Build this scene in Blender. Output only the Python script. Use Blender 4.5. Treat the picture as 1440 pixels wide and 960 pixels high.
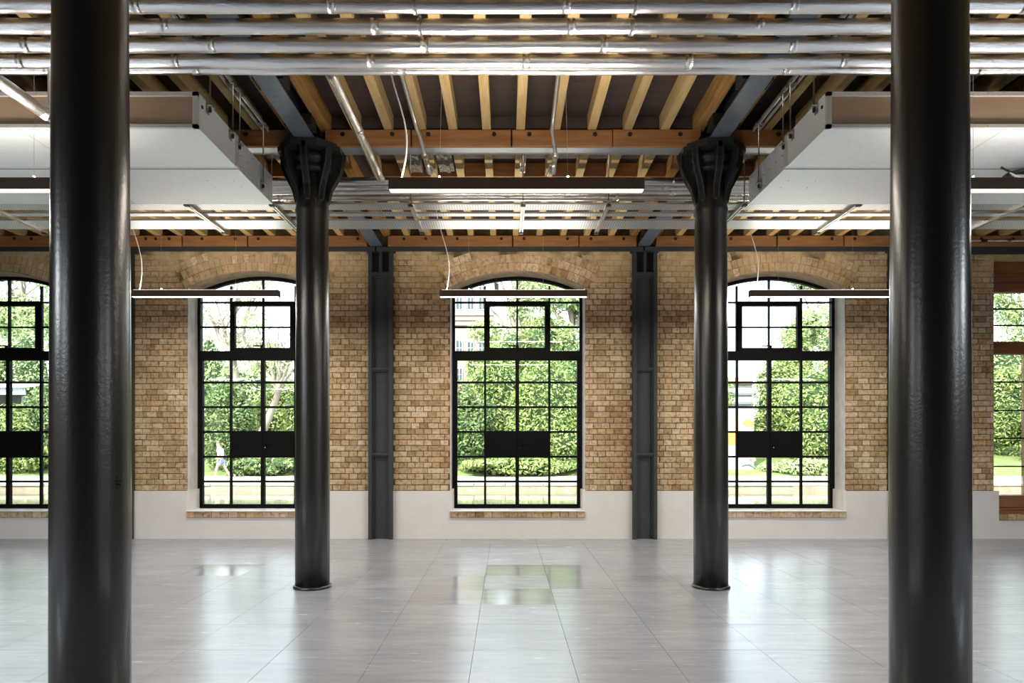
import bpy, bmesh, math, random
import numpy as np
from mathutils import Vector, Matrix

for o in list(bpy.data.objects):
    bpy.data.objects.remove(o, do_unlink=True)
R = random.Random(7)
SC = bpy.context.scene
C = SC.collection
PI = math.pi

# ------------------------------------------------------------------ camera, sky, sun, exposure
cam = bpy.data.objects.new('camera', bpy.data.cameras.new('camera'))
C.objects.link(cam)
cam.location = (0, 0, 1.30)
cam.rotation_euler = (PI / 2, 0, 0)
cam.data.sensor_width = 36.0
cam.data.lens = 24.0
cam.data.shift_x = 8 / 1440
cam.data.shift_y = 142.5 / 1440
cam.data.clip_end = 400
cam.data.clip_start = 0.05
SC.camera = cam

w = bpy.data.worlds.new('sky')
SC.world = w
w.use_nodes = True
w.node_tree.nodes['Background'].inputs[0].default_value = (0.76, 0.88, 1.0, 1)
w.node_tree.nodes['Background'].inputs[1].default_value = 4.0

sun = bpy.data.objects.new('sun', bpy.data.lights.new('sun', 'SUN'))
C.objects.link(sun)
sun.data.energy = 9.0
sun.data.angle = math.radians(0.6)
sun.data.color = (1.0, 0.95, 0.84)
sun.rotation_euler = (math.radians(48), 0, math.radians(-32))

SC.view_settings.view_transform = 'Standard'
SC.view_settings.look = 'None'
SC.view_settings.gamma = 1.0
SC.view_settings.use_curve_mapping = False
SC.view_settings.exposure = 0.65
SC.cycles.max_bounces = 10
SC.cycles.diffuse_bounces = 6
SC.cycles.glossy_bounces = 5
SC.cycles.transparent_max_bounces = 16
SC.cycles.sample_clamp_indirect = 6.0
SC.cycles.use_denoising = True
SC.cycles.caustics_reflective = False
SC.cycles.caustics_refractive = False

LAMP_UP = 0.46           # share of a lamp's power thrown up at the ceiling
LAMP_POWER = 31.0      # each suspended lamp in view
LAMP_POWER_FILL = 185.0  # unseen lamps added behind the camera to brighten the room

# ------------------------------------------------------------------ materials
def mat(name, base, rough=0.6, metal=0.0, spec=0.5):
    m = bpy.data.materials.new(name)
    m.use_nodes = True
    b = m.node_tree.nodes['Principled BSDF']
    b.inputs['Base Color'].default_value = (*base, 1)
    b.inputs['Roughness'].default_value = rough
    b.inputs['Metallic'].default_value = metal
    b.inputs['Specular IOR Level'].default_value = spec
    return m

def nodes(m):
    return m.node_tree.nodes, m.node_tree.links, m.node_tree.nodes['Principled BSDF']

def pos_noise(m, scale, detail=4, stretch=(1, 1, 1), rough=0.55):
    n, l, b = nodes(m)
    g = n.new('ShaderNodeNewGeometry')
    mp = n.new('ShaderNodeMapping')
    mp.inputs['Scale'].default_value = stretch
    l.new(g.outputs['Position'], mp.inputs['Vector'])
    t = n.new('ShaderNodeTexNoise')
    t.inputs['Scale'].default_value = scale
    t.inputs['Detail'].default_value = detail
    t.inputs['Roughness'].default_value = rough
    l.new(mp.outputs[0], t.inputs['Vector'])
    return t

def ramp(m, src, stops):
    n, l, b = nodes(m)
    r = n.new('ShaderNodeValToRGB')
    e = r.color_ramp.elements
    while len(e) < len(stops):
        e.new(0.5)
    for k, (p, c) in enumerate(stops):
        e[k].position = p
        e[k].color = (*c, 1) if len(c) == 3 else c
    l.new(src, r.inputs[0])
    return r

def mixc(m, a, b_, fac, mode='MIX'):
    n, l, b = nodes(m)
    x = n.new('ShaderNodeMix')
    x.data_type = 'RGBA'
    x.blend_type = mode
    for sock, v in ((x.inputs[6], a), (x.inputs[7], b_)):
        if isinstance(v, tuple):
            sock.default_value = (*v, 1)
        else:
            l.new(v, sock)
    if isinstance(fac, (int, float)):
        x.inputs[0].default_value = fac
    else:
        l.new(fac, x.inputs[0])
    return x.outputs[2]

def bump(m, src, strength=0.3, dist=0.01):
    n, l, b = nodes(m)
    k = n.new('ShaderNodeBump')
    k.inputs['Strength'].default_value = strength
    k.inputs['Distance'].default_value = dist
    l.new(src, k.inputs['Height'])
    l.new(k.outputs[0], b.inputs['Normal'])

def noisy(name, stops, scale, rough=0.6, metal=0.0, stretch=(1, 1, 1), bs=0.0, detail=5, spec=0.5, rnd=None):
    m = mat(name, stops[0][1], rough, metal, spec)
    n, l, b = nodes(m)
    t = pos_noise(m, scale, detail, stretch)
    r = ramp(m, t.outputs[0], stops)
    out = r.outputs[0]
    if rnd:
        oi = n.new('ShaderNodeObjectInfo')
        r2 = ramp(m, oi.outputs['Random'], [(0, (1 - rnd,) * 3), (1, (1 + rnd,) * 3)])
        out = mixc(m, out, r2.outputs[0], 1.0, 'MULTIPLY')
    l.new(out, b.inputs['Base Color'])
    if bs:
        bump(m, t.outputs[0], bs)
    return m

def brick_mat(name, source, smear=True, gain=1.0):
    m = mat(name, (0.4, 0.26, 0.14), 0.9, 0, 0.2)
    n, l, b = nodes(m)
    if source == 'object':
        rnd = n.new('ShaderNodeObjectInfo').outputs['Random']
    else:
        rnd = n.new('ShaderNodeNewGeometry').outputs['Random Per Island']
    r = ramp(m, rnd, [(0.0, (0.36, 0.25, 0.135)), (0.10, (0.46, 0.335, 0.19)), (0.4, (0.53, 0.40, 0.245)),
                      (0.75, (0.585, 0.455, 0.295)), (0.93, (0.66, 0.54, 0.375)), (1.0, (0.55, 0.37, 0.18))])
    t = pos_noise(m, 22, 6)
    r2 = ramp(m, t.outputs[0], [(0.3, (0.55, 0.50, 0.44)), (0.5, (1, 1, 1)), (0.75, (1.15, 1.12, 1.1))])
    c = mixc(m, r.outputs[0], r2.outputs[0], 1.0, 'MULTIPLY')
    big = pos_noise(m, 1.6, 4)
    r3 = ramp(m, big.outputs[0], [(0.32, (0.74, 0.66, 0.55)), (0.5, (1, 1, 1)), (0.7, (1.10, 1.09, 1.08))])
    c = mixc(m, c, r3.outputs[0], 1.0, 'MULTIPLY')
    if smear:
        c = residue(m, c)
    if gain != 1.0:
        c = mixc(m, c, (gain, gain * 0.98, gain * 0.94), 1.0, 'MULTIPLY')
    l.new(c, b.inputs['Base Color'])
    bump(m, t.outputs[0], 0.5, 0.006)
    return m

def wood_mat(name, a, b_, c_, axis='y', rnd=0.18, rough=0.65):
    st = {'y': (9, 0.9, 9), 'x': (0.9, 9, 9)}[axis]
    m = noisy(name, [(0.25, a), (0.5, b_), (0.75, c_)], 3.2, rough, 0, st, 0.15, 6, 0.35, rnd)
    return m

M = {}
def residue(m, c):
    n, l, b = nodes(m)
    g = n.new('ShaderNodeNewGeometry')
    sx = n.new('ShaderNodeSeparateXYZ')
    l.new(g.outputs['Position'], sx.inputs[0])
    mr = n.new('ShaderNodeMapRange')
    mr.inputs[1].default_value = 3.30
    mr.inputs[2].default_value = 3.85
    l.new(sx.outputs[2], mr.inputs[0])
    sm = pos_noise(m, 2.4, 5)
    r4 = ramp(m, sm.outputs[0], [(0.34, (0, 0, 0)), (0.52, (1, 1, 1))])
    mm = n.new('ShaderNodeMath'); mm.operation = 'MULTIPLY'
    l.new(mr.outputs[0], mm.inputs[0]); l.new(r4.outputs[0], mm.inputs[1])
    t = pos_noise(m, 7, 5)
    r5 = ramp(m, t.outputs[0], [(0.35, (0.60, 0.41, 0.20)), (0.65, (0.76, 0.58, 0.345))])  # mortar smear, its colour lightened to stand in for light missing up the wall
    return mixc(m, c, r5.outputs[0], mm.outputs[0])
M['mortar'] = noisy('mortar', [(0.3, (0.10, 0.06, 0.03)), (0.6, (0.19, 0.125, 0.065)), (0.8, (0.30, 0.21, 0.12))], 9, 0.95, bs=0.3)
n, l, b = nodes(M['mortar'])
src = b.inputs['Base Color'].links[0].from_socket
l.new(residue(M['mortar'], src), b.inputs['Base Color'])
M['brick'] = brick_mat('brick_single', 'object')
M['brick_arch'] = brick_mat('brick_arch', 'object', False, 1.3)  # colour raised to make up for weak light on the arch
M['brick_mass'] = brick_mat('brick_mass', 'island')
M['reveal'] = noisy('limewash', [(0.3, (0.66, 0.64, 0.60)), (0.6, (0.80, 0.79, 0.77)), (0.8, (0.86, 0.855, 0.84))], 7, 0.85, bs=0.5)
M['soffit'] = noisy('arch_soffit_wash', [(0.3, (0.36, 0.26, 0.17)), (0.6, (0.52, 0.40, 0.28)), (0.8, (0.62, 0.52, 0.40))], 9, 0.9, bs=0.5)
M['plinth'] = noisy('white_masonry_paint', [(0.3, (0.74, 0.72, 0.69)), (0.7, (0.80, 0.785, 0.76))], 3, 0.7, bs=0.04)
M['white'] = mat('white_paint', (0.85, 0.85, 0.84), 0.55)
M['iron'] = noisy('dark_blue_grey_gloss_paint', [(0.3, (0.013, 0.0125, 0.0108)), (0.7, (0.018, 0.0175, 0.0155))], 60, 0.28, bs=0.10, spec=0.75)
M['iron_cap'] = noisy('dark_cast_iron_paint', [(0.3, (0.022, 0.023, 0.022)), (0.7, (0.032, 0.033, 0.032))], 50, 0.42, bs=0.1, spec=0.3)
M['steel'] = noisy('blue_grey_steel_paint', [(0.3, (0.11, 0.13, 0.16)), (0.7, (0.14, 0.165, 0.20))], 14, 0.34, bs=0.04)
M['pilaster'] = noisy('slate_steel_paint', [(0.3, (0.028, 0.034, 0.037)), (0.7, (0.038, 0.045, 0.049))], 14, 0.5, bs=0.04)
M['soffit_steel'] = mat('grey_steel_soffit', (0.30, 0.32, 0.34), 0.4, 0.3)
M['bolt'] = mat('black_bolt_steel', (0.012, 0.011, 0.01), 0.6)
M['joist'] = wood_mat('pale_joist_timber', (0.44, 0.29, 0.115), (0.54, 0.375, 0.16), (0.61, 0.45, 0.225))
M['trimmer'] = wood_mat('knotty_trimmer_timber', (0.26, 0.12, 0.03), (0.40, 0.21, 0.06), (0.52, 0.31, 0.11))
M['ledger'] = wood_mat('red_brown_ledger_timber', (0.24, 0.105, 0.034), (0.32, 0.145, 0.05), (0.39, 0.195, 0.075), 'x')
M['deck'] = noisy('dark_floorboard_underside', [(0.3, (0.052, 0.036, 0.032)), (0.7, (0.08, 0.057, 0.05))], 3, 0.7, stretch=(1, 6, 1))
M['timber_window'] = wood_mat('red_brown_window_timber', (0.22, 0.085, 0.038), (0.27, 0.11, 0.05), (0.33, 0.14, 0.065), 'x', 0.05, 0.5)
M['frame'] = mat('black_window_steel', (0.005, 0.005, 0.005), 0.55, 0, 0.12)
M['panel'] = mat('black_window_panel', (0.004, 0.004, 0.004), 0.55, 0, 0.10)
M['chrome'] = mat('bright_metal', (0.8, 0.8, 0.8), 0.2, 1.0)
M['rod'] = mat('zinc_rod', (0.55, 0.54, 0.52), 0.35, 0.9)
M['cord'] = mat('white_cord', (0.85, 0.83, 0.80), 0.5)
M['board'] = noisy('brown_duct_board', [(0.3, (0.46, 0.315, 0.195)), (0.7, (0.54, 0.38, 0.24))], 2, 0.6, stretch=(1, 1, 6))
M['lamp_body'] = mat('bronze_lamp_housing', (0.14, 0.095, 0.068), 0.5, 0.2)
M['conduit'] = mat('galvanised_conduit', (0.6, 0.6, 0.58), 0.32, 0.9)
M['black_plastic'] = mat('black_cable', (0.012, 0.012, 0.013), 0.45)
M['leaf_shade'] = mat('leaf_shade_core', (0.03, 0.055, 0.015), 0.9)

m = M['foil'] = mat('wrinkled_foil_lagging', (0.86, 0.85, 0.835), 0.24, 0.95)
t = pos_noise(m, 16, 6, (0.35, 2.2, 2.2), 0.65)
bump(m, t.outputs[0], 0.30, 0.02)
m = M['foil_y'] = mat('wrinkled_foil_lagging_branch', (0.86, 0.855, 0.85), 0.24, 0.95)
t = pos_noise(m, 16, 6, (2.2, 0.35, 2.2), 0.65)
bump(m, t.outputs[0], 0.35, 0.02)

def galv(name, base, rough):
    m = mat(name, base, rough, 0.4)
    n, l, b = nodes(m)
    g = n.new('ShaderNodeNewGeometry')
    v = n.new('ShaderNodeTexVoronoi'); v.inputs['Scale'].default_value = 55
    l.new(g.outputs['Position'], v.inputs['Vector'])
    r = ramp(m, v.outputs['Color'], [(0, tuple(x * 0.96 for x in base)), (1, tuple(min(1, x * 1.03) for x in base))])
    l.new(r.outputs[0], b.inputs['Base Color'])
    return m
M['galv'] = galv('galvanised_duct_sheet', (0.82, 0.87, 0.91), 0.42)
M['galv_frame'] = galv('galvanised_flange', (0.66, 0.64, 0.60), 0.5)

# perforated cable tray: rows of slots read as dark dots in the sheet
m = M['tray'] = mat('perforated_tray_sheet', (0.74, 0.76, 0.77), 0.40, 0.5)
n, l, b = nodes(m)
g = n.new('ShaderNodeNewGeometry')
sx = n.new('ShaderNodeSeparateXYZ'); l.new(g.outputs['Position'], sx.inputs[0])
def wave(sock, per, thr):
    a = n.new('ShaderNodeMath'); a.operation = 'DIVIDE'; l.new(sock, a.inputs[0]); a.inputs[1].default_value = per
    f = n.new('ShaderNodeMath'); f.operation = 'FRACT'; l.new(a.outputs[0], f.inputs[0])
    c = n.new('ShaderNodeMath'); c.operation = 'LESS_THAN'; l.new(f.outputs[0], c.inputs[0]); c.inputs[1].default_value = thr
    return c.outputs[0]
mu = n.new('ShaderNodeMath'); mu.operation = 'MULTIPLY'
l.new(wave(sx.outputs[0], 0.025, 0.40), mu.inputs[0]); l.new(wave(sx.outputs[1], 0.030, 0.5), mu.inputs[1])
l.new(mixc(m, (0.56, 0.59, 0.62), (0.18, 0.18, 0.19), mu.outputs[0]), b.inputs['Base Color'])

# stone floor tiles
def tile_mat(name, rough, spec):
    m = mat(name, (0.4, 0.4, 0.42), rough, 0, spec)
    n, l, b = nodes(m)
    t1 = pos_noise(m, 1.3, 8, (1, 3.2, 1), 0.62)
    t2 = pos_noise(m, 5.0, 8, (0.6, 4.0, 1), 0.7)
    r = ramp(m, t1.outputs[0], [(0.3, (0.315, 0.335, 0.378)), (0.7, (0.395, 0.415, 0.458))])
    r2 = ramp(m, t2.outputs[0], [(0.33, (0.86, 0.86, 0.87)), (0.5, (1, 1, 1)), (0.7, (1.05, 1.05, 1.05))])
    c = mixc(m, r.outputs[0], r2.outputs[0], 1.0, 'MULTIPLY')
    oi = n.new('ShaderNodeObjectInfo')
    r3 = ramp(m, oi.outputs['Random'], [(0, (0.965,) * 3), (1, (1.03,) * 3)])
    c = mixc(m, c, r3.outputs[0], 1.0, 'MULTIPLY')
    l.new(c, b.inputs['Base Color'])
    if rough > 0.2:
        rr = ramp(m, t2.outputs[0], [(0.3, (rough - 0.02,) * 3), (0.7, (rough + 0.03,) * 3)])
        l.new(rr.outputs[0], b.inputs['Roughness'])
        bump(m, t2.outputs[0], 0.012, 0.004)
    return m
M['tile'] = tile_mat('honed_grey_stone', 0.25, 0.8)
M['tile_gloss'] = tile_mat('polished_grey_stone', 0.12, 0.6)
M['grout'] = mat('dark_joint', (0.05, 0.05, 0.052), 0.9)

# glass: clear pane with a faint reflection
m = M['glass'] = bpy.data.materials.new('clear_glass')
m.use_nodes = True
n, l = m.node_tree.nodes, m.node_tree.links
n.remove(n['Principled BSDF'])
tr = n.new('ShaderNodeBsdfTransparent'); tr.inputs[0].default_value = (0.95, 0.965, 0.955, 1)
gl = n.new('ShaderNodeBsdfGlossy'); gl.inputs['Roughness'].default_value = 0.02
fr = n.new('ShaderNodeFresnel'); fr.inputs[0].default_value = 1.45
mx = n.new('ShaderNodeMixShader')
l.new(fr.outputs[0], mx.inputs[0]); l.new(tr.outputs[0], mx.inputs[1]); l.new(gl.outputs[0], mx.inputs[2])
l.new(mx.outputs[0], n['Material Output'].inputs[0])

def emit(name, col, st):
    m = mat(name, (0.9, 0.88, 0.85), 0.5)
    n, l, b = nodes(m)
    b.inputs['Emission Color'].default_value = (*col, 1)
    b.inputs['Emission Strength'].default_value = st
    return m
M['diffuser'] = emit('lit_opal_diffuser', (1.0, 0.87, 0.74), 5.0)

def leaf_mat(name, stops):
    m = mat(name, stops[0][1], 0.5, 0, 0.35)
    n, l, b = nodes(m)
    g = n.new('ShaderNodeNewGeometry')
    r = ramp(m, g.outputs['Random Per Island'], stops)
    l.new(r.outputs[0], b.inputs['Base Color'])
    tl = n.new('ShaderNodeBsdfTranslucent')
    l.new(r.outputs[0], tl.inputs[0])
    mx = n.new('ShaderNodeMixShader'); mx.inputs[0].default_value = 0.35
    l.new(b.outputs[0], mx.inputs[1]); l.new(tl.outputs[0], mx.inputs[2])
    l.new(mx.outputs[0], n['Material Output'].inputs[0])
    return m
M['leaf_bush'] = leaf_mat('bush_leaves', [(0, (0.07, 0.12, 0.025)), (0.5, (0.22, 0.30, 0.08)), (1, (0.46, 0.50, 0.20))])
M['leaf_dark'] = leaf_mat('ivy_leaves', [(0, (0.035, 0.065, 0.02)), (0.5, (0.12, 0.19, 0.06)), (1, (0.31, 0.38, 0.15))])
M['leaf_pale'] = leaf_mat('spring_leaves', [(0, (0.20, 0.27, 0.10)), (0.5, (0.34, 0.42, 0.19)), (1, (0.50, 0.56, 0.32))])
M['bark'] = noisy('pale_bark', [(0.3, (0.14, 0.11, 0.085)), (0.7, (0.30, 0.26, 0.21))], 3, 0.9, stretch=(1, 1, 0.3), bs=0.4)
M['towpath'] = noisy('pale_gravel_path', [(0.3, (0.34, 0.29, 0.23)), (0.7, (0.44, 0.39, 0.33))], 2, 0.95)
M['earth'] = noisy('grassy_earth', [(0.3, (0.09, 0.13, 0.035)), (0.7, (0.18, 0.23, 0.07))], 1.5, 0.95)
M['quay'] = noisy('weathered_stone_quay', [(0.3, (0.20, 0.16, 0.115)), (0.7, (0.33, 0.27, 0.20))], 2.5, 0.9, bs=0.4)
M['coping'] = noisy('pale_coping_stone', [(0.3, (0.38, 0.33, 0.27)), (0.7, (0.50, 0.45, 0.39))], 3, 0.85)
m = M['water'] = mat('murky_canal_water', (0.12, 0.115, 0.065), 0.06, 0, 0.4)
t = pos_noise(m, 1.1, 4, (1, 2.4, 1)); bump(m, t.outputs[0], 0.12, 0.05)
M['render'] = mat('white_render', (0.42, 0.41, 0.41), 0.8)
M['pink_brick'] = noisy('pale_red_brick_far', [(0.3, (0.30, 0.19, 0.155)), (0.7, (0.37, 0.26, 0.22))], 3, 0.9, stretch=(1, 1, 8))
M['far_glass'] = mat('far_window_glass', (0.05, 0.06, 0.07), 0.3)
M['corrugated'] = mat('blue_grey_corrugated_sheet', (0.38, 0.45, 0.50), 0.4, 0.4)
M['roof_pale'] = mat('pale_roof_sheet', (0.78, 0.74, 0.72), 0.6)
M['dark_timber'] = mat('dark_shed_boards', (0.06, 0.06, 0.06), 0.8)
M['orange'] = mat('orange_spray_paint', (0.80, 0.20, 0.04), 0.6)
M['orange_pale'] = mat('pale_orange_spray_paint', (0.85, 0.45, 0.20), 0.6)
M['slate_paint'] = mat('grey_spray_paint', (0.16, 0.17, 0.20), 0.7)
M['skin'] = mat('skin', (0.50, 0.30, 0.21), 0.6)
M['shirt'] = mat('pale_lilac_shirt', (0.66, 0.64, 0.72), 0.8)
M['shorts'] = mat('grey_blue_shorts', (0.25, 0.29, 0.38), 0.8)
M['hair'] = mat('grey_brown_hair', (0.22, 0.16, 0.12), 0.8)
M['bag'] = mat('dark_shoulder_bag', (0.06, 0.06, 0.08), 0.7)

# ------------------------------------------------------------------ mesh helpers
class MB:
    def __init__(s):
        s.v, s.f, s.sm = [], [], []
    def add(s, vs, fs, smooth=False):
        o = len(s.v)
        s.v += [tuple(p) for p in vs]
        s.f += [tuple(i + o for i in f) for f in fs]
        s.sm += [smooth] * len(fs)
        return s
    def box(s, x0, x1, y0, y1, z0, z1):
        return s.add([(x0, y0, z0), (x1, y0, z0), (x1, y1, z0), (x0, y1, z0), (x0, y0, z1), (x1, y0, z1), (x1, y1, z1), (x0, y1, z1)],
                     [(0, 3, 2, 1), (4, 5, 6, 7), (0, 1, 5, 4), (1, 2, 6, 5), (2, 3, 7, 6), (3, 0, 4, 7)])
    def bev(s, x0, x1, y0, y1, z0, z1, b):
        """box with its long edges chamfered on the -y face"""
        return s.add([(x0, y1, z0), (x1, y1, z0), (x1, y1, z1), (x0, y1, z1), (x0, y0 + b, z0), (x1, y0 + b, z0), (x1, y0 + b, z1), (x0, y0 + b, z1),
                      (x0 + b, y0, z0 + b), (x1 - b, y0, z0 + b), (x1 - b, y0, z1 - b), (x0 + b, y0, z1 - b)],
                     [(1, 0, 3, 2), (0, 1, 5, 4), (1, 2, 6, 5), (2, 3, 7, 6), (3, 0, 4, 7), (4, 5, 9, 8), (5, 6, 10, 9), (6, 7, 11, 10), (7, 4, 8, 11), (8, 9, 10, 11)])
    def prism(s, poly, y0, y1):
        """polygon in x,z (counter-clockwise seen from -y) given depth in y"""
        k = len(poly)
        vs = [(x, y0, z) for x, z in poly] + [(x, y1, z) for x, z in poly]
        fs = [tuple(range(k)), tuple(range(2 * k - 1, k - 1, -1))]
        for i in range(k):
            j = (i + 1) % k
            fs.append((i, i + k, j + k, j))
        return s.add(vs, fs)
    def tube(s, pts, rad, seg=10, caps=True, smooth=True):
        pts = [Vector(p) for p in pts]
        if not hasattr(rad, '__len__'):
            rad = [rad] * len(pts)
        vs, fs = [], []
        up = None
        for i, p in enumerate(pts):
            d = (pts[min(i + 1, len(pts) - 1)] - pts[max(i - 1, 0)]).normalized()
            if up is None:
                up = Vector((0, 0, 1)) if abs(d.z) < 0.9 else Vector((1, 0, 0))
            a = d.cross(up).normalized()
            up = a.cross(d).normalized()
            for k in range(seg):
                t = 2 * PI * k / seg
                vs.append(p + a * math.cos(t) * rad[i] + up * math.sin(t) * rad[i])
        for i in range(len(pts) - 1):
            for k in range(seg):
                k2 = (k + 1) % seg
                fs.append((i * seg + k, i * seg + k2, (i + 1) * seg + k2, (i + 1) * seg + k))
        s.add(vs, fs, smooth)
        if caps:
            o = len(s.v) - len(vs)
            for ring, rev in ((0, True), (len(pts) - 1, False)):
                idx = [o + ring * seg + k for k in range(seg)]
                s.f.append(tuple(reversed(idx)) if not rev else tuple(idx)); s.sm.append(False)
        return s
    def lathe(s, prof, cx=0, cy=0, seg=48, smooth=True):
        vs, fs = [], []
        for r, z in prof:
            for k in range(seg):
                t = 2 * PI * k / seg
                vs.append((cx + r * math.cos(t), cy + r * math.sin(t), z))
        for i in range(len(prof) - 1):
            for k in range(seg):
                k2 = (k + 1) % seg
                fs.append((i * seg + k, i * seg + k2, (i + 1) * seg + k2, (i + 1) * seg + k))
        s.add(vs, fs, smooth)
        o = len(s.v) - len(vs)
        s.f.append(tuple(o + k for k in reversed(range(seg)))); s.sm.append(False)
        e = o + (len(prof) - 1) * seg
        s.f.append(tuple(e + k for k in range(seg))); s.sm.append(False)
        return s
    def mesh(s, name, m):
        me = bpy.data.meshes.new(name)
        me.from_pydata(s.v, [], s.f)
        me.polygons.foreach_set('use_smooth', s.sm)
        me.materials.append(m)
        me.update()
        return me
    def build(s, name, m, parent=None, loc=None):
        return link(name, s.mesh(name, m), parent, loc)

def link(name, me, parent=None, loc=None):
    o = bpy.data.objects.new(name, me)
    C.objects.link(o)
    if parent is not None:
        o.parent = parent
    if loc is not None:
        # positions are given in the world; parents are never rotated
        base = Vector((0, 0, 0))
        p = parent
        while p is not None:
            base += p.location
            p = p.parent
        o.location = Vector(loc) - base
    elif parent is not None:
        base = Vector((0, 0, 0))
        p = parent
        while p is not None:
            base += p.location
            p = p.parent
        o.location = -base
    return o

def tag(o, label, cat, group=None):
    o['label'] = label
    o['category'] = cat
    if group:
        o['group'] = group
    return o

def thing(name, label, cat, loc=(0, 0, 0), group=None):
    o = bpy.data.objects.new(name, None)
    o.empty_display_size = 0.1
    C.objects.link(o)
    o.location = loc
    return tag(o, label, cat, group)

def struct(o):
    o['kind'] = 'structure'
    return o

def sempty(name, loc=(0, 0, 0)):
    o = bpy.data.objects.new(name, None)
    C.objects.link(o)
    o.location = loc
    return struct(o)

ORD = ['zeroth', 'first', 'second', 'third', 'fourth', 'fifth', 'sixth', 'seventh', 'eighth', 'ninth', 'tenth', 'eleventh', 'twelfth', 'thirteenth', 'fourteenth', 'fifteenth', 'sixteenth', 'seventeenth']

# ------------------------------------------------------------------ dimensions
WY = 9.285                  # face of the mortar of the window wall
WTOP = 3.90
COLX = {'near': (-1.764, 1.797), 'mid': (-1.749, 1.845)}
COLY = {'near': 2.90, 'mid': 6.16}
PILX = (-5.21, -1.696, 1.869, 5.34)
WINX = (-6.98, -3.413, 0.153, 3.688)
HALF = 0.918
SPRING, APEX = 3.412, 3.634
RISE = APEX - SPRING
RAD = (HALF ** 2 + RISE ** 2) / (2 * RISE)
ARCZ = APEX - RAD
TWX0, TWX1 = 6.63, 8.35     # timber window opening
XL, XR = -9.0, 9.6

# ------------------------------------------------------------------ floor
floor = struct(MB().box(XL, XR, -4.2, 9.6, -0.12, -0.02).build('floor', M['grout']))
fx0, fx1, fy0, fy1 = -7.405, 7.595, 3.09, 9.27
fb = MB()
fb.box(XL, XR, -4.2, fy0 - 0.002, -0.02, 0)
fb.box(XL, fx0 - 0.002, fy0, fy1, -0.02, 0)
fb.box(fx1 + 0.002, XR, fy0, fy1, -0.02, 0)
fb.build('tiled_border', M['tile'], floor)
tm = MB().box(-0.2988, 0.2988, -0.2988, 0.2988, -0.02, 0).mesh('tile', M['tile'])
tg = MB().box(-0.2988, 0.2988, -0.2988, 0.2988, -0.02, 0).mesh('tile_polished', M['tile_gloss'])
tl_ = MB().box(-0.2988, 0.2988, -0.0888, 0.0888, -0.02, 0).mesh('tile_cut', M['tile'])
# columns i from x=-7.405, rows j from y=3.09
gloss = {(12, 6), (12, 4), (11, 5), (13, 5), (13, 6), (11, 4), (6, 6), (7, 6), (20, 8)}
for i in range(25):
    for j in range(11):
        x, y = -7.405 + 0.6 * i + 0.3, 3.09 + 0.6 * j + 0.3
        if j == 10:
            o = link('tile', tl_, floor, (x, 9.18, 0))
        else:
            o = link('tile', tg if (i, j) in gloss else tm, floor, (x, y, R.uniform(-0.0006, 0.0)))

# ------------------------------------------------------------------ ceiling deck, side walls
struct(MB().box(XL, XR, -4.2, 9.75, 4.21, 4.30).build('ceiling', M['deck']))
dkw = noisy('dull_brown_wall', [(0.3, (0.075, 0.052, 0.034)), (0.7, (0.11, 0.08, 0.055))], 3, 0.9)
struct(MB().box(XL - 0.2, XL, -4.2, 9.75, -0.02, 4.21).build('wall_left', dkw))
struct(MB().box(XR, XR + 0.2, -4.2, 9.75, -0.02, 4.21).build('wall_right', dkw))
struct(MB().box(XL - 0.2, XR + 0.2, -4.4, -4.2, -0.02, 4.30).build('wall_front', dkw))

# ------------------------------------------------------------------ window wall
wall = MB()
edges = [XL]
for cx in WINX:
    edges += [cx - HALF, cx + HALF]
edges += [TWX0, TWX1, XR]
for k in range(0, len(edges), 2):
    wall.box(edges[k], edges[k + 1], WY, 9.75, -0.02, WTOP)
def arc_pts(cx, n=18, r=RAD, half=HALF):
    a = math.asin(half / r)
    return [(cx + r * math.sin(-a + 2 * a * i / n), ARCZ + r * math.cos(-a + 2 * a * i / n)) for i in range(n + 1)]
for cx in WINX:
    wall.box(cx - HALF, cx + HALF, WY, 9.75, -0.02, 0.372)
    p = arc_pts(cx)
    for (xa, za), (xb, zb) in zip(p[:-1], p[1:]):
        wall.prism([(xa, za), (xb, zb), (xb, WTOP), (xa, WTOP)], WY, 9.75)
wall.box(TWX0, TWX1, WY, 9.75, -0.02, 0.372)
wall.box(TWX0, TWX1, WY, 9.75, 3.80, WTOP)
wallo = struct(wall.build('wall_back', M['mortar']))
# upper wall above the head of the brickwork, behind the joist ends
MB().box(XL, XR, 9.30, 9.75, WTOP, 4.21).build('wall_head', M['mortar'], wallo)

# limewashed reveals and arch soffits
for cx in WINX:
    rv = MB()
    for s in (-1, 1):
        xa = cx + s * HALF
        rv.box(min(xa, xa - s * 0.006), max(xa, xa - s * 0.006), WY - 0.004, 9.62, 0.372, SPRING)
    rv.build('reveal', M['reveal'], wallo)
    sf = MB()
    p = arc_pts(cx); q = arc_pts(cx, r=RAD - 0.006, half=HALF - 0.004)
    for (a, b, c, d) in zip(p[:-1], p[1:], q[1:], q[:-1]):
        sf.prism([d, c, b, a], WY - 0.004, 9.62)
    sf.build('arch_soffit', M['soffit'], wallo)

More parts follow.
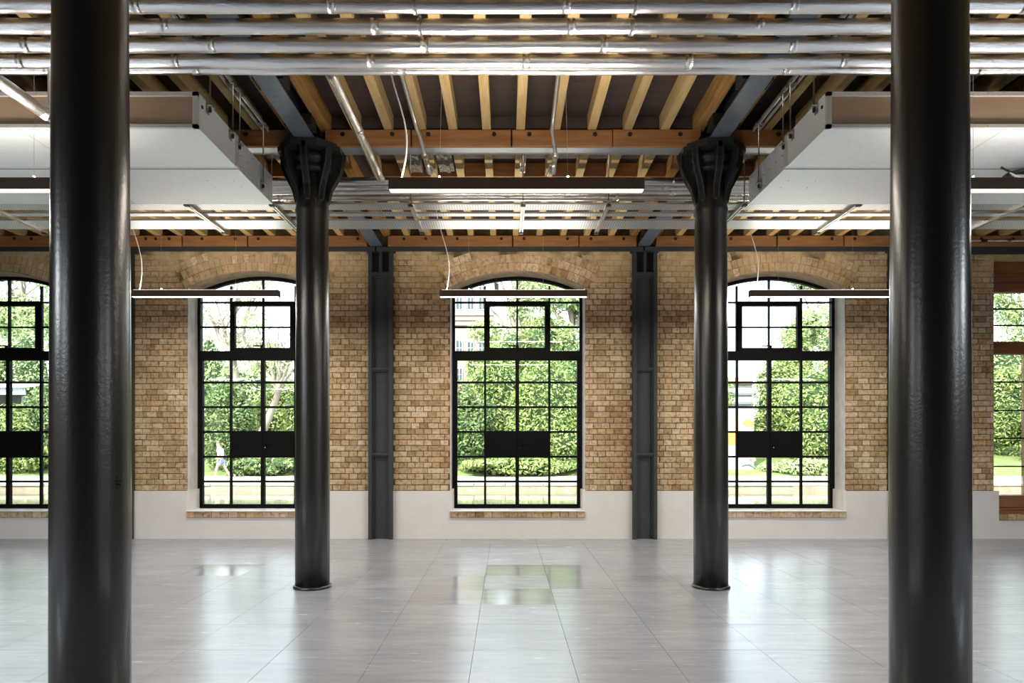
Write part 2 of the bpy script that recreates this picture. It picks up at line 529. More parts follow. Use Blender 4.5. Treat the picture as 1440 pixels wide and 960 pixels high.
# bricks: English bond, one course of headers, one of stretchers
COURSE, Z0 = 0.0764, 0.652
spans = [(XL, WINX[0] - HALF)] + [(WINX[k] + HALF, WINX[k + 1] - HALF) for k in range(3)] + [(WINX[3] + HALF, TWX0), (TWX1, XR)]
EXTR = RAD + 0.352          # back of the two arch rings
AMAX = math.asin((HALF + 0.03) / RAD)
def bay_limits(z):
    """clear runs of wall at height z, round the openings and the arch rings"""
    runs = []
    holes = []
    for cx in WINX:
        if z < SPRING - 0.02:
            holes.append((cx - HALF, cx + HALF))
        else:
            d = z - ARCZ
            h = 0
            if d < EXTR:
                h = math.sqrt(max(EXTR ** 2 - d ** 2, 0))
            h = min(h, d * math.tan(AMAX) + 0.012)
            if z < SPRING + 0.02:
                h = max(h, HALF)
            if h > 0:
                holes.append((cx - h, cx + h))
    if z < 3.80:
        holes.append((TWX0, TWX1))
    for px in PILX:
        holes.append((px - 0.15, px + 0.15))
    holes.sort()
    x = XL
    for a, b in holes:
        if a > x:
            runs.append((x, a))
        x = max(x, b)
    runs.append((x, XR))
    return runs
whole = []       # (length, x, z) full bricks
cut = []
nc = int((3.885 - Z0) / COURSE)
for c in range(nc):
    z = Z0 + c * COURSE
    L = 0.1125 if c % 2 == 0 else 0.225
    off = 0.0 if c % 2 == 0 else 0.05625
    for a, b in bay_limits(z + COURSE / 2):
        k = math.floor((a - off) / L)
        x = k * L + off
        while x < b:
            x0, x1 = max(x, a) + 0.004, min(x + L, b) - 0.004
            # broken bond: some stretchers are laid as two bats
            if x1 - x0 > 0.03:
                if L > 0.2 and x1 - x0 > 0.19 and R.random() < 0.22:
                    mdl = x0 + (x1 - x0) * R.choice((0.5, 0.36, 0.64))
                    cut.append((x0, mdl - 0.004, z)); cut.append((mdl + 0.004, x1, z))
                elif abs((x1 - x0) - (L - 0.008)) < 1e-4:
                    whole.append((L, x0, x1, z))
                else:
                    cut.append((x0, x1, z))
            x += L
def brick_geo(mb, x0, x1, z, rr):
    y = WY - 0.007 + rr.uniform(-0.003, 0.003)
    j = lambda: rr.uniform(-0.0022, 0.0022)
    mb.bev(x0 + j(), x1 + j(), y, WY + 0.004, z + 0.004 + j(), z + COURSE - 0.004 + j(), 0.004)
# the full stretchers nearest the middle of the view are bricks of their own
st = sorted([q for q in whole if q[0] > 0.2 and abs(q[1]) < 6.9 and q[3] > 0.6], key=lambda q: abs((q[1] + q[2]) / 2 - 0.15) + 0.25 * abs(q[3] - 2.2))
single = set(st[:300])
bm_var = []
for k in range(6):
    mb = MB(); rr = random.Random(100 + k)
    j = lambda: rr.uniform(-0.0022, 0.0022)
    mb.bev(-0.1085 + j(), 0.1085 + j(), -0.009 + rr.uniform(-0.002, 0.002), 0.004, 0.004 + j(), COURSE - 0.004 + j(), 0.004)
    bm_var.append(mb.mesh('brick', M['brick']))
for q in st[:300]:
    link('brick', R.choice(bm_var), wallo, ((q[1] + q[2]) / 2, WY, q[3]))
mass = MB()
for q in whole:
    if q not in single:
        brick_geo(mass, q[1], q[2], q[3], R)
for x0, x1, z in cut:
    brick_geo(mass, x0, x1, z, R)
bm_ = mass.build('brickwork', M['brick_mass'], wallo)
bm_['kind'] = 'stuff'
# arch bricks: two header rings, haunch bricks of a third
for wi, cx in enumerate(WINX):
    amax = math.asin((HALF + 0.03) / RAD)
    for ring in range(3):
        r0 = RAD + 0.006 + ring * 0.115
        r1 = r0 + 0.107
        pitch = 0.079 / (r0 + 0.05)
        nb = int(2 * amax / pitch)
        for i in range(nb):
            a = -amax + (i + 0.5 + (0.5 if ring % 2 else 0)) * 2 * amax / nb
            if a > amax:
                continue
            da = amax / nb * 0.93
            pts = [(cx + r * math.sin(t), ARCZ + r * math.cos(t)) for r, t in ((r0, a - da), (r0, a + da), (r1, a + da), (r1, a - da))]
            if max(z for _, z in pts) > 3.885:
                continue
            mb = MB()
            mb.prism(pts, WY - 0.008 + R.uniform(-0.003, 0.003), WY + 0.004)
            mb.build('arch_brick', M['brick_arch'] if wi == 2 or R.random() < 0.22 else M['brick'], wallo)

# white plinth, returned into the reveals, and the sills
pl = MB()
PY = 9.255
runs = [(XL, WINX[0] - HALF)] + [(WINX[k] + HALF, WINX[k + 1] - HALF) for k in range(3)] + [(WINX[3] + HALF, TWX0 + 0.05), (TWX1, XR)]
for a, b in runs:
    x = a
    for px in PILX:
        if a < px < b:
            pl.box(x, px - 0.12, PY, WY + 0.002, 0.0, 0.648)
            x = px + 0.12
    pl.box(x, b, PY, WY + 0.002, 0.0, 0.648)
for cx in WINX:
    pl.box(cx - HALF, cx + HALF, PY, WY + 0.002, 0, 0.288)
    for s in (-1, 1):
        x0 = cx + s * HALF
        pl.box(min(x0, x0 - s * 0.035), max(x0, x0 - s * 0.035), PY + 0.006, 9.57, 0.372, 0.66)
pl.box(TWX0 + 0.05, TWX1, PY, WY + 0.002, 0, 0.25)
pl.build('plinth', M['plinth'], wallo)
mor = MB()
for cx in WINX:
    mor.box(cx - HALF + 0.0, cx + HALF, 9.22, 9.60, 0.3715, 0.384)
mor.build('sill_top', M['white'], wallo)
for cx in list(WINX) + [7.5]:
    w0, w1 = (cx - HALF, cx + HALF) if cx < 7 else (TWX0 + 0.05, TWX1)
    zt, zb = (0.370, 0.290) if cx < 7 else (0.335, 0.252)
    nb = max(1, round((w1 - w0) / 0.115))
    for i in range(nb):
        a = w0 + (w1 - w0) * i / nb
        mb = MB()
        mb.bev(a + 0.002, a + (w1 - w0) / nb - 0.002, 9.232 + R.uniform(-0.003, 0.003), WY + 0.01, zb, zt, 0.004)
        mb.build('sill_brick', M['brick'], wallo)

# ------------------------------------------------------------------ steel windows
def bar(x0, x1, z0, z1, cx, name, parent, y0=9.575, y1=9.615, m='frame'):
    return MB().box(cx + x0, cx + x1, y0, y1, z0, z1).build(name, M[m], parent)
def pane(x0, x1, z0, z1, cx, parent, top=None):
    mb = MB()
    if top is None:
        mb.box(cx + x0, cx + x1, 9.592, 9.598, z0, z1)
    else:
        n_ = 8
        ri = RAD - 0.05
        poly = [(cx + x0, z0), (cx + x1, z0)]
        for i in range(n_ + 1):
            x = x1 + (x0 - x1) * i / n_
            poly.append((cx + x, ARCZ + math.sqrt(ri ** 2 - x ** 2)))
        mb.prism(poly, 9.592, 9.598)
    return mb.build('pane', M['glass'], parent)
for wi, cx in enumerate(WINX):
    W = sempty('window_%d' % (wi + 1), (cx, 9.59, 0.384))
    f = MB()
    f.box(cx - 0.911, cx - 0.872, 9.56, 9.625, 0.384, 3.40)
    f.box(cx + 0.872, cx + 0.911, 9.56, 9.625, 0.384, 3.40)
    f.box(cx - 0.872, cx + 0.872, 9.56, 9.625, 0.384, 0.427)
    p = arc_pts(cx, 20, RAD - 0.004, 0.911); q = arc_pts(cx, 20, RAD - 0.052, 0.872)
    for a, b, c, d in zip(p[:-1], p[1:], q[1:], q[:-1]):
        f.prism([d, c, b, a], 9.56, 9.625)
    f.build('frame', M['frame'], W)
    bar(-0.872, 0.872, 2.475, 2.585, cx, 'transom', W, 9.545, 9.62)
    # upper light
    for s in (-1, 1):
        for z0, z1 in ((2.912, 2.935), (3.258, 3.281)):
            bar(min(s * 0.46, s * 0.872), max(s * 0.46, s * 0.872), z0, z1, cx, 'glazing_bar', W)
        bar(s * 0.452 - 0.013, s * 0.452 + 0.013, 2.585, 3.50, cx, 'glazing_bar', W)
        xa, xb = sorted((s * 0.465, s * 0.872))
        pane(xa, xb, 2.585, 2.912, cx, W)
        pane(xa, xb, 2.935, 3.258, cx, W)
        pane(xa, xb, 3.281, 3.30, cx, W, top=True)
        xa, xb = sorted((s * 0.013, s * 0.439))
        pane(xa, xb, 3.285, 3.30, cx, W, top=True)
    bar(-0.013, 0.013, 3.279, 3.585, cx, 'glazing_bar', W)
    v = MB()
    v.box(cx - 0.442, cx - 0.385, 9.55, 9.61, 2.585, 3.281)
    v.box(cx + 0.385, cx + 0.442, 9.55, 9.61, 2.585, 3.281)
    v.box(cx - 0.385, cx + 0.385, 9.55, 9.61, 2.585, 2.630)
    v.box(cx - 0.385, cx + 0.385, 9.55, 9.61, 3.215, 3.281)
    V = v.build('vent_casement', M['frame'], W)
    bar(-0.012, 0.012, 2.63, 3.215, cx, 'glazing_bar', V)
    for s in (-1, 1):
        xa, xb = sorted((s * 0.012, s * 0.385))
        bar(xa, xb, 2.912, 2.932, cx, 'glazing_bar', V)
        pane(xa, xb, 2.63, 2.912, cx, V)
        pane(xa, xb, 2.932, 3.215, cx, V)
    hb = MB().box(cx - 0.02, cx + 0.02, 9.525, 9.55, 2.60, 2.66)
    hb.box(cx - 0.12, cx + 0.01, 9.515, 9.53, 2.645, 2.662)
    hb.build('vent_handle', M['frame'], V)
    # lower lights: two casements
    zs = [0.427, 0.758, 1.106, 1.453, 1.801, 2.147, 2.475]
    for s in (-1, 1):
        cs = MB()
        xa, xb = sorted((s * 0.0003, s * 0.026))
        cs.box(cx + xa, cx + xb, 9.555, 9.615, 0.427, 2.475)
        xa, xb = sorted((s * 0.838, s * 0.872))
        cs.box(cx + xa, cx + xb, 9.555, 9.615, 0.427, 2.475)
        xa, xb = sorted((s * 0.024, s * 0.846))
        cs.box(cx + xa, cx + xb, 9.555, 9.615, 2.455, 2.475)
        cs.box(cx + xa, cx + xb, 9.555, 9.615, 0.427, 0.442)
        K = cs.build('casement', M['frame'], W)
        bar(s * 0.45 - 0.015, s * 0.45 + 0.015, 0.442, 2.455, cx, 'glazing_bar', K, 9.57, 9.61)
        for z in zs[1:-1]:
            bar(xa, xb, z - 0.0145, z + 0.0145, cx, 'glazing_bar', K, 9.572, 9.608)
        for k in range(6):
            z0, z1 = zs[k] + 0.011, zs[k + 1] - 0.011
            a, b = sorted((s * 0.462, s * 0.846))
            pane(a, b, z0, z1, cx, K)
            if k != 2:
                a, b = sorted((s * 0.024, s * 0.438))
                pane(a, b, z0, z1, cx, K)
        a, b = sorted((s * 0.0003, s * 0.444))
        PN = MB().bev(cx + a, cx + b, 9.548, 9.575, 1.100, 1.458, 0.004).build('blank_panel', M['panel'], K)
        if s > 0:
            lt = MB().box(cx + 0.035, cx + 0.055, 9.532, 9.548, 1.22, 1.30)
            lt.box(cx + 0.035, cx + 0.12, 9.522, 9.534, 1.285, 1.30)
            lt.build('latch', M['frame'], PN)
            MB().tube([(cx + 0.045, 9.53, 1.235), (cx + 0.045, 9.548, 1.235)], 0.006, 8).build('keyhole_stud', M['chrome'], PN)

# timber window at the far right
W = sempty('window_5', (7.5, 9.48, 0.335))
def zp(y, D=9.46):
    return 1.3 + (622.5 - y) * D / 960
def tbox(x0, x1, ya, yb, name, m, parent, y0=9.42, y1=9.50):
    return MB().box(x0, x1, y0, y1, zp(yb), zp(ya)).build(name, M[m], parent)
hp = tbox(TWX0, TWX1, 357, 399, 'head_panel', 'timber_window', W, 9.43, 9.49)
for ya, yb in ((357, 371), (371.6, 385), (385.6, 397)):
    tbox(TWX0, TWX1, ya, yb, 'head_board', 'timber_window', hp, 9.415, 9.43)
tbox(TWX0, TWX1, 399.6, 412, 'head_rail', 'timber_window', W, 9.40, 9.50)
tbox(TWX0, TWX1, 481, 498.5, 'transom', 'timber_window', W, 9.40, 9.50)
bp = tbox(TWX0 + 0.05, TWX1, 695, 720, 'bottom_panel', 'timber_window', W, 9.30, 9.50)
for ya, yb in ((695, 711), (712.2, 714.5), (715.5, 720)):
    tbox(TWX0 + 0.05, TWX1, ya, yb, 'sill_board', 'timber_window', bp, 9.275, 9.30)
tbox(TWX0 - 0.0, TWX0 + 0.012, 412, 695, 'stile', 'timber_window', W)
for x in (7.18, 7.55, 7.93):
    tbox(x - 0.012, x + 0.012, 499, 695, 'mullion', 'timber_window', W)
tbox(TWX1 - 0.05, TWX1, 412, 695, 'stile', 'timber_window', W)
for y in (434.5, 457.5, 537, 577, 616, 655.5):
    tbox(TWX0 + 0.012, TWX1 - 0.05, y - 0.9, y + 0.9, 'glazing_bar', 'frame', W, 9.44, 9.48)
xs = [TWX0 + 0.012, 7.168, 7.538, 7.918, TWX1 - 0.05]
for x0, x1 in zip(xs[:-1], xs[1:]):
    for ya, yb in ((412, 433.6), (435.4, 456.6), (458.4, 481), (498.5, 536.1), (537.9, 576.1), (577.9, 615.1), (616.9, 654.6), (656.4, 694)):
        MB().box(x0 + 0.012, x1 - 0.012, 9.457, 9.463, zp(yb), zp(ya)).build('pane', M['glass'], W)

# ------------------------------------------------------------------ cast iron columns
def column(x, y, label):
    t = thing('iron_column', label, 'column', (x, y, 0), 'cast iron columns')
    prof = [(0.152, 0.0), (0.152, 0.9), (0.150, 1.6), (0.147, 2.2), (0.143, 2.9), (0.141, 3.33), (0.150, 3.36), (0.150, 3.39), (0.143, 3.42), (0.140, 3.95)]
    MB().lathe(prof, x, y, 64).build('shaft', M['iron'], t)
    MB().lathe([(0.168, 0.0), (0.170, 0.012), (0.160, 0.024), (0.152, 0.026)], x, y, 48).build('base_ring', M['iron'], t)
    cp = [(0.135, 3.43), (0.150, 3.46), (0.180, 3.575), (0.215, 3.64), (0.250, 3.70), (0.276, 3.78), (0.284, 3.86), (0.284, 3.90), (0.135, 3.90)]
    for k in range(8):
        a = k * PI / 4
        mb = MB().prism([(r, z) for r, z in cp], -0.017, 0.017)
        # flange lip along the curved edge
        lip = [(r, z) for r, z in cp[1:8]]
        inner = [(r - 0.016, z + 0.006) for r, z in lip]
        mb.prism(lip + inner[::-1], -0.030, 0.030)
        rot = Matrix.Rotation(a, 3, 'Z')
        mb.v = [tuple(rot @ Vector(p) + Vector((x, y, 0))) for p in mb.v]
        mb.build('bracket', M['iron_cap'], t)
    MB().lathe([(0.145, 3.70), (0.185, 3.715), (0.185, 3.745), (0.170, 3.755), (0.170, 3.80), (0.190, 3.81), (0.190, 3.85), (0.145, 3.86)], x, y, 40).build('collar', M['iron_cap'], t)
    cap = MB()
    oc = [(0.30 * math.cos(PI / 8 + k * PI / 4), 0.30 * math.sin(PI / 8 + k * PI / 4)) for k in range(8)]
    vs = [(x + a, y + b, 3.875) for a, b in oc] + [(x + a, y + b, 3.935) for a, b in oc]
    cap.add(vs, [tuple(reversed(range(8))), tuple(range(8, 16))] + [(k, (k + 1) % 8, (k + 1) % 8 + 8, k + 8) for k in range(8)])
    cap.build('cap_plate', M['iron_cap'], t)
    return t
cl = column(COLX['near'][0], COLY['near'], 'nearest cast iron column at the left, tall dark glossy shaft with raised cast marks')
column(COLX['near'][1], COLY['near'], 'nearest cast iron column at the right, dark glossy shaft running out of frame')
column(COLX['mid'][0], COLY['mid'], 'farther cast iron column left of the middle window, flared bracketed head under a steel beam')
column(COLX['mid'][1], COLY['mid'], 'farther cast iron column right of the middle window, flared bracketed head under a steel beam')
# raised cast marks on the near left shaft
x0, y0 = COLX['near'][0], COLY['near']
for ch, zz in (('1', 1.113), ('5', 1.127), ('3', 1.142), ('1', 1.156)):
    cu = bpy.data.curves.new('cast_mark', 'FONT')
    cu.body = ch
    cu.size = 0.030
    cu.extrude = 0.0035
    cu.align_x = 'CENTER'; cu.align_y = 'CENTER'
    cu.materials.append(M['iron'])
    ang = math.radians(-18)
    o = bpy.data.objects.new('cast_mark', cu)
    C.objects.link(o)
    o.parent = cl
    d = Vector((math.cos(ang), math.sin(ang), 0))
    tv = Vector((-math.sin(ang), math.cos(ang), 0))
    # letters run up the shaft, turned a quarter
    ex, ey = Vector((0, 0, 1)), -tv
    mt = Matrix((ex, ey, d)).transposed().to_4x4()
    mt.translation = d * 0.1516 + Vector((0, 0, zz - 0.0))
    o.matrix_local = mt

# ------------------------------------------------------------------ steel pilasters on the wall
def pilaster(x, label):
    t = thing('steel_pilaster', label, 'pilaster', (x, 9.2, 0), 'steel pilasters on the window wall')
    yf, yb = 9.185, WY - 0.002
    for s in (-1, 1):
        MB().box(*sorted((x + s * 0.115, x + s * 0.163)), yf, yb, 0, 3.875).build('flange', M['pilaster'], t)
    MB().box(x - 0.115, x + 0.115, 9.255, yb, 0, 3.60).build('web', M['pilaster'], t)
    wp = MB()
    for zt, zb in ((3.545, 2.31), (2.285, 1.165), (1.135, 0.03)):
        for s in (-1, 1):
            wp.box(*sorted((x + s * 0.095, x + s * 0.115)), 9.215, 9.255, zb, zt)
        wp.box(x - 0.095, x + 0.095, 9.215, 9.255, zt - 0.02, zt)
    wp.build('edge_bead', M['pilaster'], t)
    for z in (2.285, 1.135, 3.545):
        MB().box(x - 0.115, x + 0.115, 9.195, 9.255, z, z + (0.03 if z < 3 else 0.055)).build('cross_plate', M['pilaster'], t)
    MB().box(x - 0.018, x + 0.018, 9.19, 9.27, 3.60, 3.875).build('stiffener', M['pilaster'], t)
    MB().box(x - 0.115, x + 0.115, 9.27, yb, 3.60, 3.875).build('socket_back', M['bolt'], t)
    MB().box(x - 0.19, x + 0.19, 9.17, yb, 3.875, 3.90).build('head_plate', M['pilaster'], t)
pilaster(PILX[0], 'steel pilaster mostly hidden behind the nearest left column')
pilaster(PILX[1], 'slate grey steel pilaster on brick between the left and middle windows')
pilaster(PILX[2], 'slate grey steel pilaster on brick between the middle and right windows')
pilaster(PILX[3], 'steel pilaster hidden behind the nearest right column')

# ------------------------------------------------------------------ steel beams
def ibeam(x, label):
    t = thing('steel_beam', label, 'beam', (x, 5, 3.94), 'steel beams over the column rows')
    MB().box(x - 0.082, x + 0.082, 0.6, 9.27, 3.94, 3.956).build('bottom_flange', M['steel'], t)
    MB().box(x - 0.008, x + 0.008, 0.6, 9.27, 3.956, 4.195).build('web', M['iron_cap'], t)
    MB().box(x - 0.082, x + 0.082, 0.6, 9.27, 4.195, 4.209).build('top_flange', M['steel'], t)
    for s in (-1, 1):
        for y in (5.0, 5.72, 8.6):
            MB().box(*sorted((x + s * 0.008, x + s * 0.115)), y, y + 0.16, 3.965, 4.06).build('cleat', M['bolt'], t)
ibeam(-1.749, 'blue grey steel beam running over the farther left column')
ibeam(1.845, 'blue grey steel beam running over the farther right column')
ibeam(-5.25, 'steel beam over the left outer bay, hidden behind the duct')
ibeam(5.42, 'steel beam over the right outer bay, hidden behind the duct')

XB = [-5.25, -1.749, 1.845, 5.42]
bays = [('left', -8.6, -5.33), ('left', -5.17, -1.84), ('middle', -1.66, 1.755), ('right', 1.935, 5.34), ('right', 5.50, 9.3)]
for k, (nm, a, b) in enumerate(bays):
    where = ['beyond the left duct at the frame edge', 'behind the left duct', 'between the two farther columns', 'behind the right duct', 'beyond the right duct at the frame edge'][k]
    t = thing('cross_beam', 'grey steel cross beam ' + where, 'beam', ((a + b) / 2, 6.1, 3.92), 'steel cross beams')
    MB().box(a, b, 6.065, 6.215, 3.92, 3.932).build('soffit_flange', M['soffit_steel'], t)
    MB().box(a, b, 6.085, 6.097, 3.932, 4.208).build('web', M['deck'], t)
    t = thing('wall_beam', 'dark steel angle along the wall head ' + ['at the far left frame edge', 'over the left window', 'over the middle window', 'over the right window', 'over the timber window'][k], 'beam', ((a + b) / 2, 9.2, 3.87), 'steel angles on the wall head')
    drop = 0.04 if k == 4 else 0
    MB().box(a - 0.08, b + 0.08, 9.14, 9.155, 3.868 - drop, 3.925).build('face', M['pilaster'], t)
    MB().box(a - 0.08, b + 0.08, 9.155, 9.283, 3.902, 3.915).build('shelf', M['pilaster'], t)

# ------------------------------------------------------------------ ledger timbers with bolts
def ledger(a, b, y0, y1, z0, z1, label, group, bolts, round_end=0):
    t = thing('timber_ledger', label, 'timber', ((a + b) / 2, y0, z0), group)
    if round_end:
        h = z1 - z0
        s = round_end
        xe = b if s > 0 else a
        poly = [(a, z0), (b - 0.10, z0), (b - 0.035, z0 + h * 0.25), (b, z0 + h * 0.62), (b, z1), (a, z1)] if s > 0 else \
               [(a, z0 + h * 0.62), (a + 0.035, z0 + h * 0.25), (a + 0.10, z0), (b, z0), (b, z1), (a, z1)]
        MB().prism(poly, y0, y1).build('board', M['ledger'], t)
    else:
        MB().bev(a, b, y0, y1, z0, z1, 0.004).build('board', M['ledger'], t)
    for x in bolts:
        if a < x < b:
            z = z1 - 0.042
            mb = MB().tube([(x, y0 - 0.004, z), (x, y0 + 0.01, z)], 0.020, 14)
            mb.tube([(x, y0 - 0.018, z), (x, y0 - 0.004, z)], 0.011, 6)
            mb.build('bolt', M['bolt'], t)
    return t
ly0, ly1, lz0, lz1 = 6.02, 6.062, 3.918, 4.062
bx = [(p - 712) * 6.02 / 960 for p in (481.7, 551.7, 602.3, 695, 744.3, 836.7, 886, 956.7)]
segs = [(-1.60, -0.846), (-0.834, 0.040), (0.052, 0.936), (0.942, 1.715)]
nm = ['ending at the farther left column', 'left of the beam centre with the bent conduit', 'right of the beam centre with the straight conduit', 'with a rounded end at the farther right column']
for k, (a, b) in enumerate(segs):
    ledger(a, b, ly0, ly1, lz0, lz1, 'bolted ledger board under joist ends, ' + nm[k], 'ledger boards between the farther columns', bx, 1 if k == 3 else 0)
for k, (a, b) in enumerate([(-5.15, -3.6), (-3.59, -1.87)]):
    ledger(a, b, ly0, ly1, lz0, lz1, 'dark ledger board above the left duct, ' + ['outer length', 'length beside the farther column'][k], 'ledger boards above the ducts', [-2.3, -2.9, -3.3, -4.2])
for k, (a, b) in enumerate([(1.96, 3.6), (3.61, 5.32)]):
    ledger(a, b, ly0, ly1, lz0, lz1, 'dark ledger board above the right duct, ' + ['length beside the farther column', 'outer length'][k], 'ledger boards above the ducts', [2.4, 2.9, 3.4, 4.3])
f913 = lambda p: (p - 712) * 9.10 / 960
wb = [f913(p) for p in (20, 44, 205, 219, 238, 284, 331, 363, 440, 503, 568, 599, 643, 705, 737, 798, 831, 877, 950, 1028, 1109, 1170, 1202, 1380, 1425)]
wseg = [(-8.6, -6.9), (-6.89, -5.34), (-5.08, f913(255)), (f913(257), f913(347)), (f913(349), -1.86), (-1.58, f913(720)), (f913(722), f913(813.5)), (f913(815), 1.74), (2.0, f913(1092)), (f913(1094), f913(1186)), (f913(1188), 5.2), (5.48, 9.4)]
wn = ['far left over the leftmost window', 'beside the hidden left pilaster', 'over brick left of the left window', 'over the left half of the left window', 'over the right half of the left window',
      'over the left of the middle window', 'over the right half of the middle window', 'over brick right of the middle window', 'over the left half of the right window', 'over the right half of the right window', 'over brick right of the right window', 'over the timber window with a white conduit']
for (a, b), q in zip(wseg, wn):
    ledger(a, b, 9.10, 9.138, 3.925, 4.062, 'bolted ledger board on the wall head, ' + q, 'ledger boards on the wall head', wb)

# ------------------------------------------------------------------ joists, noggins
jx_mid = [-1.327, -1.04, -0.747, -0.471, -0.174, 0.126, 0.438, 0.756, 1.072, 1.40]
jx_left = [-2.21 - 0.305 * k for k in range(10)]
jx_lo = [-5.55 - 0.305 * k for k in range(10)]
jx_right = [2.305 + 0.305 * k for k in range(9)]
jx_ro = [5.72 + 0.305 * k for k in range(11)]
def joist(x, y0, y1, label, group, nog=None, w=0.0375, m='joist', nogw=None):
    t = thing('timber_joist', label, 'joist', (x, (y0 + y1) / 2, 4.065), group)
    MB().box(x - w, x + w, y0, y1, 4.065, 4.209).build('length', M[m], t)
    if nog:
        MB().box(x + w + 0.002, x + nogw - w - 0.002, nog, nog + 0.045, 4.07, 4.208).build('noggin', M['ledger'], t)
def joist_row(xs, y0, y1, nog, word, ref, group):
    for k, x in enumerate(xs):
        xn = xs[k + 1] if k + 1 < len(xs) else None
        if xn is not None and xn < x:
            nw = x - xn
            joist(x, y0, y1, 'pale timber joist %s, %s from %s' % (word, ORD[k + 1], ref), group, nog if k else None, nogw=nw)
        else:
            nw = (xn - x) if xn else 0.29
            joist(x, y0, y1, 'pale timber joist %s, %s from %s' % (word, ORD[k + 1], ref), group, nog if xn or xs is jx_mid else None, nogw=nw)
for y0, y1, nog, word, g in ((1.2, 6.078, 5.05, 'before the cross beam', 'near bay joists'), (6.22, 9.16, 7.10, 'beyond the cross beam', 'far bay joists')):
    joist_row(jx_mid, y0, y1, nog, word, 'the left trimmer rightwards', g)
    joist_row(jx_left, y0, y1, nog, word, 'the left steel beam leftwards', g)
    joist_row(jx_right, y0, y1, nog, word, 'the right steel beam rightwards', g)
    if y0 > 5:
        joist_row(jx_lo, y0, y1, nog, word, 'the outer left beam leftwards', g)
        joist_row(jx_ro, y0, y1, nog, word, 'the outer right beam rightwards', g)
    for x, s in ((-1.60, 'left'), (1.70, 'right'), (-1.90, 'left outer'), (1.995, 'right outer')):
        joist(x, y0, y1, 'knotty orange trimmer joist %s, along the %s side steel beam' % (word, s), 'trimmer joists', None, 0.045, 'trimmer')

# ------------------------------------------------------------------ foil lagged pipes
def wob_tube(a, b, r, seed, seg=16, step=0.09):
    rr = random.Random(seed)
    a, b = Vector(a), Vector(b)
    n = max(3, int((b - a).length / step))
    pts, rad = [], []
    for i in range(n + 1):
        p = a.lerp(b, i / n)
        s = math.sin(i * 0.31 + seed) * 0.0016
        pts.append(p + Vector((0, 0, s)))
        rad.append(r * (1 + rr.uniform(-0.018, 0.018)))
    return MB().tube(pts, rad, seg)
def pipe(y, z, r, label, group, seed):
    t = thing('insulated_pipe', label, 'pipe', (0, y, z), group)
    wob_tube((-7.6, y, z), (7.9, y, z), r, seed).build('foil_jacket', M['foil'], t)
    rr = random.Random(seed + 50)
    x = -7.2 + rr.uniform(0, 0.6)
    while x < 7.6:
        MB().tube([(x, y, z), (x + 0.05, y, z)], r * 1.03, 16).build('tape_band', M['foil'], t)
        x += rr.uniform(1.0, 1.4)
BZ = 3.80 + 0.039
ys = [3.944, 4.149, 4.344, 4.533, 4.602]
nmz = ['highest in view at the frame top', 'second from the frame top', 'third from the frame top', 'fourth from the frame top', 'lowest thin one of the near bank']
for k, y in enumerate(ys):
    r = 0.045 if k < 4 else 0.030
    pipe(y + (0.026 if k < 4 else 0.036), 3.80 + r, r, 'long wrinkled foil lagged pipe of the near bank, ' + nmz[k], 'near bank of foil lagged pipes', 10 + k)
for k, y in enumerate([6.60, 6.735, 6.86, 7.03]):
    pipe(y + 0.03, 3.80 + 0.038, 0.038, 'foil lagged pipe of the far bank behind the columns, ' + ['nearest of four', 'second of four', 'third of four', 'farthest of four'][k], 'far bank of foil lagged pipes', 30 + k)
t = thing('branch_pipe', 'foil lagged branch pipe slanting between both pipe banks left of centre', 'pipe', (-1.2, 5.6, 3.84))
wob_tube((-1.20, 4.63, 3.84), (-1.205, 6.60, 3.838), 0.037, 3).build('foil_jacket', M['foil_y'], t)
MB().tube([(-1.2, 5.5, 3.84), (-1.2, 5.56, 3.84)], 0.039, 16).build('tape_band', M['foil_y'], t)
t = thing('branch_pipe', 'foil lagged branch pipe slanting before the left duct beside the nearest column', 'pipe', (-3.07, 3.9, 3.49))
wob_tube((-3.07, 2.2, 3.49), (-3.07, 4.56, 3.49), 0.041, 5).build('foil_jacket', M['foil_y'], t)
wob_tube((-3.03, 4.575, 3.45), (-3.03, 4.575, 3.81), 0.038, 6).build('riser', M['foil'], t)
# pipe clips on threaded rods
for k, (px, which) in enumerate(((584, 0), (590.5, 1), (888, 1), (893, 0))):
    y = ys[which] + 0.026
    x = (px - 712) * y / 960
    t = thing('pipe_hanger', ['zinc pipe clip left of centre on the highest foil pipe', 'zinc pipe clip left of centre on the second foil pipe', 'zinc pipe clip right of centre on the second foil pipe', 'zinc pipe clip right of centre on the highest foil pipe'][k], 'clip', (x, y, 3.841), 'pipe clips')
    MB().tube([(x - 0.012, y, 3.841), (x + 0.012, y, 3.841)], 0.0475, 18).build('clip_band', M['rod'], t)
    MB().tube([(x, y, 3.885), (x, y, 4.209)], 0.005, 8).build('rod', M['rod'], t)
    MB().tube([(x, y, 3.882), (x, y, 3.905)], 0.012, 6).build('nut', M['rod'], t)

